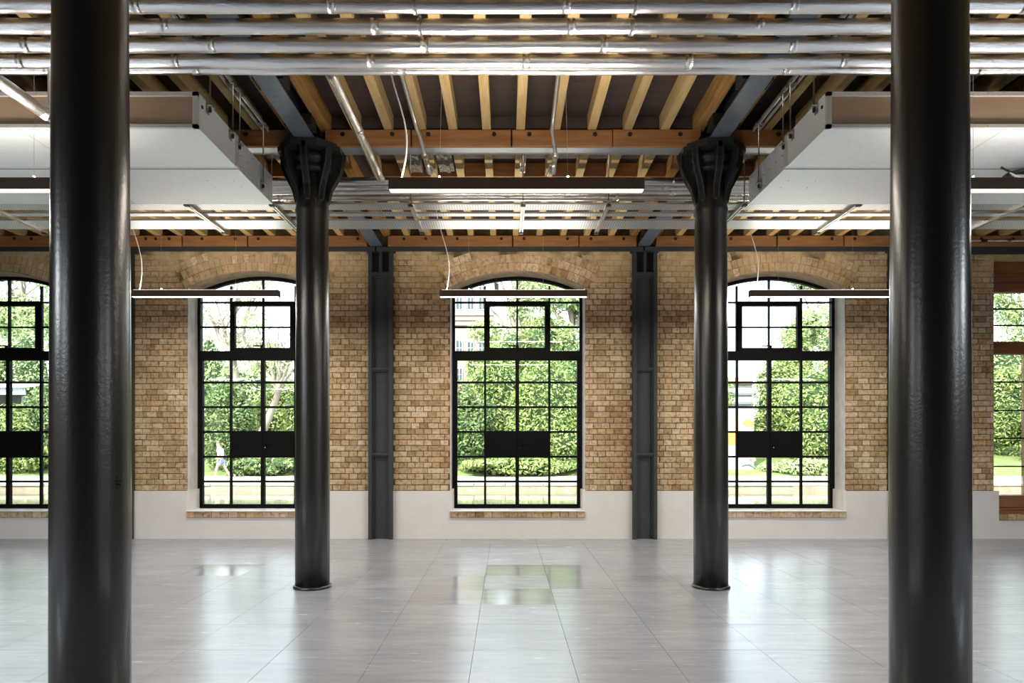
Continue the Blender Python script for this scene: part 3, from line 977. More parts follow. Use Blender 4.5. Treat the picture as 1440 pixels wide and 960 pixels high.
# ------------------------------------------------------------------ conduits with couplings
def conduit(x0, pts, label, fit, tail):
    t = thing('conduit', label, 'conduit', pts[0], 'galvanised conduits in the middle bay')
    MB().tube(pts, 0.017, 12).build('tube', M['conduit'], t)
    (fx, fy, fz), (gx, gy, gz) = fit
    MB().tube([(fx, fy, fz), (gx, gy, gz)], 0.024, 14).build('sleeve', M['conduit'], t)
    d = (Vector((gx, gy, gz)) - Vector((fx, fy, fz))).normalized()
    for p in (Vector((fx, fy, fz)), Vector((gx, gy, gz))):
        MB().tube([p - d * 0.010, p + d * 0.010], 0.031, 16).build('ring', M['conduit'], t)
    MB().tube(tail, 0.010, 8).build('tail', M['conduit'], t)
conduit(-0.72, [(-0.735, 4.70, 3.885), (-0.735, 5.60, 3.885), (-0.722, 5.72, 3.87), (-0.712, 5.83, 3.83), (-0.708, 5.92, 3.80)], 'galvanised conduit bending down over the ledger left of centre',
        ((-0.708, 5.93, 3.795), (-0.705, 6.26, 3.79)), [(-0.69, 6.10, 3.80), (-0.66, 6.35, 3.80), (-0.63, 6.75, 3.90)])
conduit(0.37, [(0.365, 4.70, 3.885), (0.378, 5.65, 3.885), (0.400, 5.78, 3.87), (0.415, 5.86, 3.83), (0.425, 5.93, 3.80)], 'galvanised conduit running straight over the ledger right of centre',
        ((0.425, 5.94, 3.795), (0.428, 6.26, 3.79)), [(0.40, 6.12, 3.80), (0.385, 6.35, 3.80), (0.38, 6.75, 3.90)])
t = thing('junction_clamp', 'zinc clamp under a joist at the centre behind the cross beam', 'clamp', (0.16, 6.5, 4.06))
MB().box(0.137, 0.19, 6.45, 6.95, 4.045, 4.064).build('plate', M['rod'], t)
MB().tube([(0.163, 6.43, 4.03), (0.163, 6.85, 4.03)], 0.016, 10).build('spigot', M['rod'], t)
t = thing('insulation_pad', 'grey mottled insulation pad between joists left of centre', 'insulation', (-0.6, 7.0, 4.13))
pad = noisy('mottled_grey_pad', [(0.35, (0.12, 0.10, 0.08)), (0.6, (0.35, 0.32, 0.28))], 30, 0.9, bs=0.6)
rr = random.Random(3)
for k, (a, b) in enumerate(((-0.685, -0.53), (-0.985, -0.86))):
    mb = MB()
    for i in range(4):
        xx = a + (b - a) * i / 4
        mb.box(xx, xx + (b - a) / 4 - 0.003, 6.62 + rr.uniform(0, 0.03), 7.05, 4.085 + rr.uniform(0, 0.02), 4.208)
    mb.build('pad', pad, t)
t = thing('wall_conduit', 'thin white conduit with couplings along the ledger over the timber window', 'conduit', (6.6, 9.08, 4.02))
MB().tube([(5.6, 9.082, 3.987), (9.2, 9.082, 3.987)], 0.011, 10).build('tube', M['cord'], t)
for x in (6.36, 6.72, 7.2):
    MB().tube([(x - 0.05, 9.08, 3.987), (x + 0.03, 9.08, 3.987)], 0.018, 10).build('coupling', M['black_plastic'] if x < 6.5 else M['conduit'], t)

# ------------------------------------------------------------------ ducts
DZ0, DZ1, DY0, DY1 = 3.45, 3.695, 4.66, 6.15
SEAM = 5.33
def duct(xi, xo, side):
    s = 1 if xo > xi else -1
    X = lambda a: xi + s * a
    L = abs(xo - xi)
    bx_ = lambda mb, a, b, y0, y1, z0, z1: mb.box(*sorted((X(a), X(b))), y0, y1, z0, z1)
    t = thing('air_duct', 'large flat galvanised duct with a brown end panel hung at the %s' % side, 'duct', (xi, 5.4, DZ0), 'galvanised ducts')
    for y0, y1 in ((DY0 + 0.02, SEAM - 0.004), (SEAM + 0.004, DY1)):
        mb = MB()
        bx_(mb, 0, L, y0, y1, DZ0, DZ1)
        mb.build('duct_section', M['galv'], t)
    sm = MB()
    bx_(sm, 0.004, L, SEAM - 0.004, SEAM + 0.004, DZ0 + 0.004, DZ1 - 0.004)
    bx_(sm, -0.002, L, SEAM + 0.028, SEAM + 0.033, DZ0 - 0.0025, DZ0)
    sm.build('seam_joint', M['grout'], t)
    fl = MB()
    bx_(fl, -0.012, 0, SEAM - 0.03, SEAM + 0.02, DZ0, DZ1)
    fl.build('side_flange', M['galv_frame'], t)
    fr_ = MB()
    bx_(fr_, 0, L, DY0 - 0.004, DY0 + 0.02, DZ0, DZ0 + 0.024)
    bx_(fr_, 0, L, DY0 - 0.004, DY0 + 0.02, DZ1 - 0.028, DZ1)
    bx_(fr_, 0, 0.036, DY0 - 0.004, DY0 + 0.02, DZ0, DZ1)
    fr_.build('end_frame', M['galv_frame'], t)
    pn = MB()
    bx_(pn, 0.036, L, DY0 + 0.008, DY0 + 0.019, DZ0 + 0.024, DZ1 - 0.028)
    pn.build('end_panel', M['board'], t)
    cj = MB()
    for a in (1.23, 2.7):
        bx_(cj, a, a + 0.006, DY0 + 0.02, DY1, DZ0 - 0.002, DZ0)
    cj.build('cross_seam', M['galv_frame'], t)
    rv = MB()
    for a in np.arange(0.15, L, 0.19):
        for z in (DZ0 + 0.012, DZ1 - 0.013):
            rv.tube([(X(a), DY0 - 0.008, z), (X(a), DY0, z)], 0.004, 6)
    for y in np.arange(SEAM + 0.07, DY1, 0.13):
        for z in (DZ0 + 0.03, DZ1 - 0.04, DZ0 + 0.12):
            rv.tube([(X(-0.006), y, z), (X(0.001), y, z)], 0.005, 6)
    for y in (5.6, 5.75):
        for a in (0.13, 0.35, 1.5):
            rv.tube([(X(a), y, DZ0 - 0.004), (X(a), y, DZ0)], 0.004, 6)
    rv.build('rivets', M['rod'], t)['kind'] = 'stuff'
    lb = MB().tube([(X(-0.006), DY0 + 0.06, DZ1 - 0.075), (X(0.0), DY0 + 0.06, DZ1 - 0.075)], 0.012, 10)
    lb.build('grommet', M['bolt'], t)
    # channel rail under the joists and the hanger rods
    xr = X(0.01)
    t = thing('channel_rail', 'slotted twin channel under the joists above the %s duct edge' % side, 'rail', (xr, 5.3, 4.04), 'channel rails')
    for d in (-0.022, 0.022):
        MB().box(xr + d - 0.007, xr + d + 0.007, 3.3, 6.0, 4.035, 4.064).build('lip', M['galv_frame'], t)
    MB().box(xr - 0.015, xr + 0.015, 3.3, 6.0, 4.058, 4.064).build('channel_back', M['bolt'], t)
    for k, (y, zb) in enumerate(((4.80, 3.66), (5.20, 3.655), (5.335, 3.63), (5.85, 3.52))):
        t = thing('hanger_rod', 'threaded rod holding the inner edge of the %s duct, %s from the front' % (side, ORD[k + 1]), 'rod', (xr, y, zb), 'duct hanger rods')
        xx = X(-0.022)
        MB().tube([(xx, y, zb - 0.03), (xx, y, 4.062)], 0.006, 8).build('rod', M['rod'], t)
        MB().box(xx - 0.035, xx + 0.035, y - 0.03, y + 0.03, 4.020, 4.034).build('washer_plate', M['chrome'], t)
        mb = MB().box(*sorted((X(0.0), X(-0.045))), y - 0.025, y + 0.025, zb - 0.005, zb + 0.005)
        mb.box(*sorted((X(0.0), X(-0.006))), y - 0.025, y + 0.025, zb - 0.05, zb + 0.03)
        mb.build('bracket', M['rod'], t)
        MB().tube([(xx, y, zb - 0.035), (xx, y, zb - 0.008)], 0.011, 6).build('nut', M['bolt'], t)
duct(-2.105, -5.12, 'left')
duct(2.185, 5.28, 'right')
t = thing('cable_bundle', 'black coiled cable bundle hanging under the right duct at the frame edge', 'cable', (3.95, 5.3, 3.4))
mb = MB()
for k in range(5):
    pts = []
    for i in range(25):
        a = 2 * PI * i / 24
        pts.append((4.02 + 0.155 * math.cos(a) + 0.01 * k, 5.27 + 0.02 * k + 0.03 * math.sin(3 * a + k), 3.355 + 0.045 * math.sin(a) + 0.006 * k))
    mb.tube(pts, 0.012, 8)
mb.build('coil', M['black_plastic'], t)
MB().tube([(3.88 + 0.30 * i / 10, 5.26, 3.38 - 0.05 * math.sin(PI * i / 10)) for i in range(11)], 0.006, 8).build('white_lead', M['cord'], t)
MB().tube([(3.84, 5.30, 3.44), (3.88, 5.29, 3.41), (3.93, 5.28, 3.39)], 0.008, 8).build('tie', M['black_plastic'], t)

# ------------------------------------------------------------------ cable trays
for k, (y0, y1, q) in enumerate(((6.44, 6.60, 'nearest, behind the farther columns'), (6.70, 6.785, 'narrowest, in the middle'), (6.91, 7.19, 'widest, nearest the window wall'))):
    t = thing('cable_tray', 'long perforated galvanised cable tray, ' + q, 'cable tray', (0, y0, 3.55), 'perforated cable trays')
    MB().box(-7.6, 7.9, y0, y1, 3.55, 3.5525).build('tray_base', M['tray'], t)
    for y in (y0, y1 - 0.002):
        MB().box(-7.6, 7.9, y, y + 0.002, 3.552, 3.567).build('tray_side', M['galv_frame'], t)
for k, px in enumerate((-20, 265, 384, 578, 735.5, 855, 1045, 1205, 1440)):
    x = (px - 712) * 6.42 / 960
    q = ['at the left frame edge', 'under the left duct', 'beside the farther left column', 'left of centre', 'at the centre', 'right of centre', 'beside the farther right column', 'under the right duct', 'at the right frame edge'][k]
    t = thing('tray_support', 'slotted channel bracket crossing under the cable trays ' + q, 'bracket', (x, 6.8, 3.53), 'cable tray supports')
    for d in (-0.0135, 0.0135):
        MB().box(x + d - 0.006, x + d + 0.006, 6.36, 7.27, 3.522, 3.549).build('channel_lip', M['rod'], t)
    MB().box(x - 0.008, x + 0.008, 6.362, 7.268, 3.536, 3.549).build('channel_back', M['galv_frame'], t)
    for y in (6.385, 7.235):
        MB().tube([(x, y, 3.515), (x, y, 4.064)], 0.005, 8).build('rod', M['rod'], t)
        MB().box(x - 0.022, x + 0.022, y - 0.022, y + 0.022, 3.512, 3.521).build('washer', M['bolt'], t)

# ------------------------------------------------------------------ suspended linear lamps
ALLJ = jx_mid + jx_left + jx_lo + jx_right + jx_ro
def lamp(cx, y, label, power, cord_side=-1, real=True):
    t = thing('linear_lamp', label, 'lamp', (cx, y, 2.98), 'suspended linear lamps')
    L = 0.845
    z0, z1, w = 2.981, 3.058, 0.038
    hs = MB()
    hs.box(cx - L, cx + L, y - w, y - w + 0.006, z0, z1)
    hs.box(cx - L, cx + L, y + w - 0.006, y + w, z0, z1)
    hs.box(cx - L, cx + L, y - w + 0.006, y + w - 0.006, z1 - 0.012, z1)
    hs.build('housing', M['lamp_body'], t)
    for s in (-1, 1):
        MB().box(*sorted((cx + s * L, cx + s * (L + 0.004))), y - w, y + w, z0, z1).build('end_cap', M['lamp_body'], t)
    MB().box(cx - L + 0.002, cx + L - 0.002, y - w + 0.007, y + w - 0.007, z0 + 0.001, z0 + 0.012).build('diffuser', M['diffuser'], t)
    for x in (cx - 0.515, cx + 0.343):
        side = 4 < y < 5 and abs(cx) > 1
        MB().tube([(x, y, z1), (x, y + (0.22 if 4 < y < 5 and not side else 0), 3.80 if side else (4.064 if any(abs(x - j) < 0.033 for j in ALLJ) else 4.208))], 0.0011, 6).build('wire', M['rod'], t)
        MB().tube([(x, y, z1), (x, y, z1 + 0.022)], 0.007, 8).build('gripper', M['chrome'], t)
    if cord_side:
        xc = cx + cord_side * 0.773
        pts = []
        for i in range(25):
            u = i / 24
            zz = z1 + (4.058 - z1) * u
            sw = 0.055 * math.sin(u * PI * 1.55) * (1 - 0.2 * u)
            pts.append((xc + sw - 0.08 * u, y + 0.01 + (0.24 * u if 4 < y < 5 else 0), zz))
        MB().tube(pts, 0.0055, 8).build('power_cord', M['cord'], t)
    la = bpy.data.lights.new('lamp_light', 'AREA')
    la.shape = 'RECTANGLE'
    la.size = 2 * L - 0.02
    la.size_y = 0.06
    la.energy = power
    la.color = (1.0, 0.90, 0.78) if y > 3 else (0.87, 0.94, 1.0)
    lo = bpy.data.objects.new('lamp_light', la)
    C.objects.link(lo)
    lo.parent = t
    lo.location = Vector((cx, y, z0 - 0.006)) - t.location
    MB().box(cx - L + 0.02, cx + L - 0.02, y - 0.028, y + 0.028, z1 + 0.0005, z1 + 0.003).build('top_diffuser', M['diffuser'], t)
    lu = la.copy()
    lu.energy = power * LAMP_UP * (0.25 if y < 3 else 0.4 if y < 5 and abs(cx) > 1 else 1.15)
    uo = bpy.data.objects.new('lamp_uplight', lu)
    C.objects.link(uo)
    uo.parent = t
    uo.location = Vector((cx, y, z1 + 0.008)) - t.location
    uo.rotation_euler = (PI, 0, 0)
    return t
for cx, q in ((0.068, 'in the middle bay'), (-3.497, 'behind the nearest left column under the left duct'), (3.633, 'behind the nearest right column under the right duct')):
    lamp(cx, 4.56, 'bronze linear lamp of the nearer row ' + q, LAMP_POWER, -1 if abs(cx) < 1 else 0)
for cx, q in ((0.082, 'before the middle window'), (-3.468, 'before the left window'), (3.655, 'before the right window')):
    lamp(cx, 7.88, 'bronze linear lamp of the farther row ' + q, LAMP_POWER)
k = 0
for y in (1.24, -2.08):  # unseen fill lamps, added out to the sides behind the camera
    for cx in (-7.05, 7.20):
        k += 1
        lamp(cx, y, 'added unseen fill lamp behind the viewpoint, %s of four' % ORD[k], LAMP_POWER_FILL, 0)

# ------------------------------------------------------------------ outside: canal, bank, planting
wat = struct(MB().add([(-60, 9.9, -0.7), (60, 9.9, -0.7), (60, 28.5, -0.7), (-60, 28.5, -0.7)], [(0, 1, 2, 3)]).build('water', M['water']))
bank = sempty('canal_bank', (0, 30, -0.35))
MB().box(-60, 60, 29.0, 34.2, -1.2, -0.36).build('towpath', M['towpath'], bank)
g = MB()
gy = [34.2, 36, 40, 48, 60, 90, 200]
gz = [-0.36, 0.1, 0.7, 1.3, 2.0, 3.0, 5.0]
for a, b, za, zb in zip(gy[:-1], gy[1:], gz[:-1], gz[1:]):
    g.add([(-140, a, za), (140, a, za), (140, b, zb), (-140, b, zb)], [(0, 1, 2, 3)])
g.build('slope', M['earth'], bank)
x = -30.0
rr = random.Random(5)
while x < 30:
    L = rr.uniform(1.3, 2.2)
    MB().bev(x, x + L - 0.03, 28.40 + rr.uniform(-0.03, 0.02), 29.05, -0.50, -0.35 + rr.uniform(-0.02, 0.01), 0.03).build('coping_stone', M['coping'], bank)
    x += L
MB().box(-60, 60, 28.45, 29.0, -1.2, -0.49).build('quay_face', M['quay'], bank)
struct(MB().box(-60, 60, 9.75, 9.95, -1.2, -0.3).build('wall_outer', M['quay']))

def leaf_mesh(name, blobs, count, size, m, seed, shell=0.72):
    """thousands of small leaf quads on and in the outer part of ellipsoid blobs"""
    rg = np.random.default_rng(seed)
    vol = np.array([b[3] * b[4] * b[5] for b in blobs]) ** (2 / 3)
    idx = rg.choice(len(blobs), count, p=vol / vol.sum())
    B = np.array(blobs)[idx]
    d = rg.normal(size=(count, 3)); d /= np.linalg.norm(d, axis=1)[:, None]
    r = shell + (1.04 - shell) * rg.random(count) ** 0.6
    P = B[:, :3] + d * B[:, 3:6] * r[:, None]
    nrm = d * 0.9 + rg.normal(size=(count, 3)) * 0.55 + np.array([0, -0.15, 0.45])
    nrm /= np.linalg.norm(nrm, axis=1)[:, None]
    a = np.cross(nrm, rg.normal(size=(count, 3))); a /= np.linalg.norm(a, axis=1)[:, None]
    b = np.cross(nrm, a)
    s = size * rg.uniform(0.6, 1.3, count)[:, None]
    tip = a * s; wid = b * s * 0.42
    V = np.stack([P - tip, P + wid - tip * 0.1, P + tip, P - wid - tip * 0.1], 1).reshape(-1, 3)
    me = bpy.data.meshes.new(name)
    me.vertices.add(count * 4); me.loops.add(count * 4); me.polygons.add(count)
    me.vertices.foreach_set('co', V.astype(np.float32).ravel())
    me.loops.foreach_set('vertex_index', np.arange(count * 4, dtype=np.int32))
    me.polygons.foreach_set('loop_start', np.arange(0, count * 4, 4, dtype=np.int32))
    me.materials.append(m)
    me.update(calc_edges=True)
    return me
def core(name, blobs, parent):  # dark solid added inside the foliage to block light, reads as inner shade
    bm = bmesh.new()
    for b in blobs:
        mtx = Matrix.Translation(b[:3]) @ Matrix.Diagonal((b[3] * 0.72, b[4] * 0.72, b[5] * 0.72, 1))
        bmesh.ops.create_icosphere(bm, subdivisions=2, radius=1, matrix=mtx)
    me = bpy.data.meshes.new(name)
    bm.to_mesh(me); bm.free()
    me.materials.append(M['leaf_shade'])
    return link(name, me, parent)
def bush(x, y, zb, wx, h, m, label, seed, count=9000, size=0.105, group='bushes on the far bank'):
    rr = random.Random(seed)
    if h > 2 and seed % 2:
        x *= 39.4 / y
        y, zb, h = 39.4, zb + 0.55, h * 1.12
    h *= 1.12 if h > 2 else 1
    t = thing('bush', label, 'bush', (x, y, zb), group)
    blobs = [(x, y, zb + h * 0.45, wx * 0.55, wx * 0.45, h * 0.5)]
    for k in range(9):
        a = rr.uniform(-0.85, 0.85)
        blobs.append((x + a * wx * 0.7, y + rr.uniform(-0.5, 0.3) * wx * 0.5, zb + h * rr.uniform(0.12, 0.85) * (1 - 0.25 * abs(a)), wx * rr.uniform(0.2, 0.36), wx * rr.uniform(0.2, 0.3), h * rr.uniform(0.13, 0.24)))
    core('shade_core', blobs, t)
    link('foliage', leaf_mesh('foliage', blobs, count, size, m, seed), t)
    return t
def stems(name, parent, base, tips, r0, seed, twigs=3):
    rr = random.Random(seed)
    mb = MB()
    base = Vector(base)
    for tp, rt in tips:
        tp = Vector(tp)
        n = 7
        pts, rad = [], []
        for i in range(n + 1):
            u = i / n
            p = base.lerp(tp, u)
            b = Vector((rr.uniform(-1, 1), rr.uniform(-1, 1), rr.uniform(-0.4, 0.4))) * 0.10 * (tp - base).length * 0.35 * math.sin(u * PI)
            pts.append(p + b); rad.append(max(0.015, rt * (1 - 0.78 * u)))
        mb.tube(pts, rad, 8)
        for k in range(twigs):
            i = rr.randint(3, n - 1)
            q = pts[i]
            e = q + Vector((rr.uniform(-1, 1), rr.uniform(-0.4, 0.4), rr.uniform(0.1, 1.0))) * (tp - base).length * 0.3
            mdp = q.lerp(e, 0.5) + Vector((rr.uniform(-.2, .2), 0, rr.uniform(-.1, .3)))
            mb.tube([q, mdp, e], [rad[i] * 0.6, rad[i] * 0.4, 0.012], 6)
            for _ in range(2):
                e2 = mdp + Vector((rr.uniform(-1, 1), rr.uniform(-0.4, 0.4), rr.uniform(-0.1, 1.0))) * (tp - base).length * 0.14
                mb.tube([mdp, e2], [rad[i] * 0.3, 0.008], 5)
    return mb.build(name, M['bark'], parent)
def tree(x, y, zb, h, crown, label, seed, m='leaf_pale', count=5000, size=0.2, lean=0.0, r=0.28, nb=5):
    rr = random.Random(seed)
    t = thing('tree', label, 'tree', (x, y, zb), 'trees behind the far bank')
    top = (x + lean, y, zb + h * 0.55)
    pts = [(x + lean * u + 0.12 * math.sin(4 * u + seed), y, zb + h * 0.55 * u) for u in (0, 0.2, 0.4, 0.6, 0.8, 1)]
    MB().tube(pts, [r * 1.25, r, r * 0.9, r * 0.82, r * 0.72, r * 0.6], 12).build('trunk', M['bark'], t)
    tips = [((top[0] + rr.uniform(-1, 1) * crown * 0.8, y + rr.uniform(-0.5, 0.5) * crown * 0.5, zb + h * rr.uniform(0.75, 1.05)), r * 0.5) for _ in range(nb)]
    stems('branches', t, top, tips, r, seed, 4)
    if count:
        blobs = []
        for k in range(8):
            a = rr.uniform(-1, 1)
            blobs.append((top[0] + a * crown * 0.8, y + rr.uniform(-0.5, 0.6) * crown * 0.6, zb + h * rr.uniform(0.55, 1.0), crown * rr.uniform(0.28, 0.5), crown * rr.uniform(0.25, 0.4), crown * rr.uniform(0.2, 0.36)))
        link('foliage', leaf_mesh('foliage', blobs, count, size, M[m], seed, 0.1), t)
    return t
# px-derived places: x = (px-712)*y/960
at = lambda px, y: (px - 712) * y / 960
bush(at(20, 35), 35.0, -0.2, 2.6, 3.3, M['leaf_bush'], 'bushy shrub under the shed roof seen through the leftmost window', 102)
bush(at(75, 36), 36, 0, 3.0, 4.2, M['leaf_dark'], 'dark shrub beside the shed seen through the leftmost window', 2)
bush(at(170, 36), 36, 0, 3.4, 4.4, M['leaf_dark'], 'ivy clad bush hidden behind the nearest left column', 4)
bush(at(262, 36), 36, 0, 3.2, 4.0, M['leaf_dark'], 'ivy bush at the left edge of the left window', 5)
bush(at(318, 35.4), 35.4, -0.1, 2.5, 4.2, M['leaf_dark'], 'dark ivy bush behind the walker in the left window', 6, 10000)
bush(at(390, 35.8), 35.8, -0.1, 2.7, 3.7, M['leaf_bush'], 'light bush beside the leaning trunk in the left window', 7, 10000)
bush(at(470, 36), 36, 0, 3.4, 4.8, M['leaf_bush'], 'bush on the far bank behind the farther left column', 8)
bush(at(560, 36), 36, 0, 3.2, 5.2, M['leaf_bush'], 'bush on the far bank behind the left wall pilaster', 9)
bush(at(645, 36), 36, 0, 2.3, 4.4, M['leaf_dark'], 'dark bush at the left edge of the middle window', 10, 10000)
bush(at(700, 35.6), 35.6, -0.1, 2.9, 5.4, M['leaf_bush'], 'tall sunlit bush left of the middle window centre', 11, 13000)
bush(at(770, 36), 36, 0, 3.0, 5.8, M['leaf_bush'], 'tallest sunlit bush right of the middle window centre', 12, 13000)
bush(at(830, 36.4), 36.4, 0, 2.8, 6.0, M['leaf_dark'], 'dark tall bush at the right edge of the middle window', 13, 10000)
bush(at(915, 37), 37, 0.1, 3.4, 5.0, M['leaf_bush'], 'bush on the far bank behind the right wall pilaster', 14)
bush(at(1090, 37), 37, 0.1, 2.4, 4.7, M['leaf_bush'], 'sunlit bush beside the painted wall in the right window', 15, 10000)
bush(at(1150, 36), 36, 0, 2.8, 5.6, M['leaf_bush'], 'tall bush at the right edge of the right window', 16, 11000)
bush(at(1230, 37), 37, 0, 3.4, 5.0, M['leaf_dark'], 'bush on the far bank behind the right brick pier', 17)
bush(at(1320, 37), 37, 0, 3.4, 5.0, M['leaf_dark'], 'bush hidden behind the nearest right column', 18)
bush(at(1418, 36), 36, 0, 3.0, 4.4, M['leaf_bush'], 'light bush filling the timber window', 19, 10000)
bush(at(1500, 37), 37, 0, 3.4, 5.0, M['leaf_bush'], 'bush outside the right frame edge on the far bank', 20)
bush(at(735, 34.7), 34.7, -0.35, 4.6, 1.0, M['leaf_bush'], 'low sunlit undergrowth along the path in the middle window', 21, 3800, 0.11)
bush(at(1128, 34.9), 34.9, -0.35, 2.6, 0.9, M['leaf_pale'], 'low pale undergrowth along the path in the right window', 22, 3000, 0.11)
bush(at(375, 34.7), 34.7, -0.35, 2.6, 1.1, M['leaf_dark'], 'low undergrowth round the leaning trunk in the left window', 23, 3000, 0.11)
for k, (px, h, wd, mm, q) in enumerate(((40, 8.5, 3.2, 'leaf_pale', 'behind the shed of the leftmost window'), (150, 6.0, 3.4, 'leaf_dark', 'behind the nearest left column'),
        (285, 7.4, 3.0, 'leaf_pale', 'at the left side of the left window'), (375, 7.2, 3.2, 'leaf_pale', 'at the right side of the left window'), (480, 6.2, 3.6, 'leaf_dark', 'behind the farther left column'),
        (585, 6.4, 3.0, 'leaf_bush', 'behind brick left of the middle window'), (700, 7.4, 2.8, 'leaf_bush', 'left of centre in the middle window'), (760, 9.6, 3.2, 'leaf_bush', 'right of centre in the middle window'),
        (850, 9.2, 3.4, 'leaf_dark', 'behind brick right of the middle window'), (960, 6.4, 3.6, 'leaf_bush', 'behind the farther right column'), (1115, 7.6, 2.6, 'leaf_bush', 'in the middle of the right window'),
        (1185, 9.6, 3.0, 'leaf_pale', 'at the right edge of the right window'), (1290, 6.4, 3.6, 'leaf_dark', 'behind the nearest right column'), (1410, 8.4, 3.4, 'leaf_pale', 'in the timber window'))):
    yr = 43.5 if k % 2 else 47.0
    h *= yr / 43.5
    bush(at(px, yr), yr, 0.95 if k % 2 else 1.2, wd, h / 1.12, M[mm], 'tall rear row shrub on the slope, ' + q, 200 + 2 * k, 8000, 0.13, 'rear row of shrubs')
tree(at(355, 37), 36.9, 0.1, 11.0, 3.0, 'thick pale bare trunk rising through the left window', 41, 'leaf_pale', 1500, 0.13, -1.2, 0.34, 6)
tree(at(350, 35), 34.9, -0.3, 8.0, 2.6, 'stout leaning bare tree at the path in the left window', 42, 'leaf_pale', 900, 0.12, 1.5, 0.24, 9)
tree(at(742, 51), 51, 1.4, 13.5, 3.6, 'large branching tree behind the bushes of the middle window', 43, 'leaf_pale', 8000, 0.17, -0.6, 0.38, 8)
tree(at(800, 57), 57, 1.7, 15.5, 5.0, 'broad pale tree behind the right half of the middle window', 44, 'leaf_pale', 16000, 0.22, 0.4, 0.4, 7)
tree(at(1165, 51), 51, 1.3, 13.5, 4.0, 'pale leafy tree at the upper right of the right window', 46, 'leaf_pale', 9000, 0.17, 0.5, 0.25, 7)
tree(at(30, 52), 52, 1.4, 14.5, 6.0, 'tall yellow green tree filling the top of the leftmost window', 47, 'leaf_pale', 16000, 0.18, 0.3, 0.35, 7)
tree(at(1425, 51.5), 51.5, 1.0, 15.0, 4.4, 'thin branched pale tree in the timber window', 48, 'leaf_pale', 9000, 0.16, 1.0, 0.22, 9)

# white terrace with brick base beyond the trees, seen in the middle window
by = 63.0
bx0, bx1 = at(560, by), at(694, by)
t = thing('terrace_house', 'white rendered house with sash windows and pale brick base beyond the trees', 'building', ((bx0 + bx1) / 2, by, 1.5))
zq = lambda y: 1.3 + (622.5 - y) * by / 960
MB().box(bx0, bx1, by, by + 9, zq(441), zq(380)).build('upper_wall', M['render'], t)
MB().box(bx0, bx1, by + 0.02, by + 9, 1.4, zq(441)).build('lower_wall', M['pink_brick'], t)
for y in (442, 449, 456):
    MB().box(bx0, bx1, by - 0.12, by + 0.02, zq(y + 1.2), zq(y)).build('string_course', M['render'], t)
for pa in (576, 592, 608, 624, 641, 657, 673):
    for ya, yb in ((395, 411), (417, 436), (478, 500), (517, 536)):
        f = MB().box(at(pa, by), at(pa + 9.5, by), by - 0.10, by + 0.03, zq(yb), zq(ya)).build('window_frame', M['white'], t)
        for a in (0.7, 5.2):
            for c, d in ((ya + 1, (ya + yb) / 2 - 0.4), ((ya + yb) / 2 + 0.4, yb - 1)):
                MB().box(at(pa + a, by), at(pa + a + 3.6, by), by - 0.13, by - 0.09, zq(d), zq(c)).build('pane', M['far_glass'], f)
rf = MB().prism([(bx0 - 0.4, zq(380)), (bx1 + 0.4, zq(380)), (bx1 - 1.5, zq(350)), (bx0 + 1.5, zq(350))], by - 0.4, by + 9)
rf.build('roof', M['dark_timber'], t)

# open shed in the leftmost window
sy = 37.6
t = thing('canal_shed', 'open shed with a pale roof and blue grey corrugated fascia in the leftmost window', 'shed', (at(10, sy), sy, 0.3))
zs_ = lambda y: 1.3 + (622.5 - y) * sy / 960
mb = MB()
mb.add([(at(-80, sy), sy - 0.6, zs_(546)), (at(46, sy), sy - 0.6, zs_(546)), (at(36, sy), sy + 4, zs_(528)), (at(-80, sy), sy + 4, zs_(528)),
        (at(-80, sy), sy - 0.6, zs_(545)), (at(46, sy), sy - 0.6, zs_(545)), (at(36, sy), sy + 4, zs_(527)), (at(-80, sy), sy + 4, zs_(527))],
       [(0, 3, 2, 1), (4, 5, 6, 7), (0, 1, 5, 4), (1, 2, 6, 5), (2, 3, 7, 6), (3, 0, 4, 7)])
mb.build('roof', M['roof_pale'], t)
mb = MB()
k = 0
px = -80.0
while px < 46:
    mb.tube([(at(px, sy), sy - 0.62, zs_(556)), (at(px, sy), sy - 0.62, zs_(546.5))], 0.055, 6)
    px += 2.8
mb.build('corrugated_fascia', M['corrugated'], t)
MB().box(at(-80, sy), at(44, sy), sy + 1.2, sy + 3.9, 0.2, zs_(546)).build('back_wall', M['dark_timber'], t)
for px in (-70, -20, 42):
    MB().box(at(px, sy) - 0.07, at(px, sy) + 0.07, sy - 0.55, sy - 0.4, 0.1, zs_(546)).build('post', M['dark_timber'], t)

# painted wall in the right window
gy_ = 35.3
t = thing('painted_wall', 'white garden wall with orange and grey spray paint beside the bush in the right window', 'wall panel', (at(1035, gy_), gy_, -0.36))
zg = lambda y: 1.3 + (622.5 - y) * gy_ / 960
MB().box(at(980, gy_), at(1060, gy_), gy_, gy_ + 0.3, -0.4, zg(573)).build('wall_slab', M['render'], t)
MB().box(at(978, gy_), at(1061, gy_), gy_ - 0.06, gy_ + 0.36, zg(573), zg(571)).build('capping', M['coping'], t)
def blob(cx, cy, rx, rz, m, sd, nm_):
    rr = random.Random(sd)
    n = 18
    poly = []
    for i in range(n):
        a = 2 * PI * i / n
        k = rr.uniform(0.8, 1.12)
        poly.append((at(cx + rx * k * math.cos(a), gy_), zg(cy - rz * k * math.sin(a))))
    MB().prism(poly, gy_ - 0.012 - 0.006 * sd, gy_ + 0.01).build(nm_, M[m], t)
blob(1040, 593, 12, 14, 'orange_pale', 1, 'painted_patch')
blob(1052, 595, 8, 5, 'orange', 2, 'painted_patch')
blob(1030, 616, 14, 10, 'orange', 3, 'painted_patch')
blob(1057, 645, 6, 4, 'orange_pale', 4, 'painted_patch')
pts = [(1042, 655), (1047, 653), (1053, 652), (1056, 654), (1061, 657)]
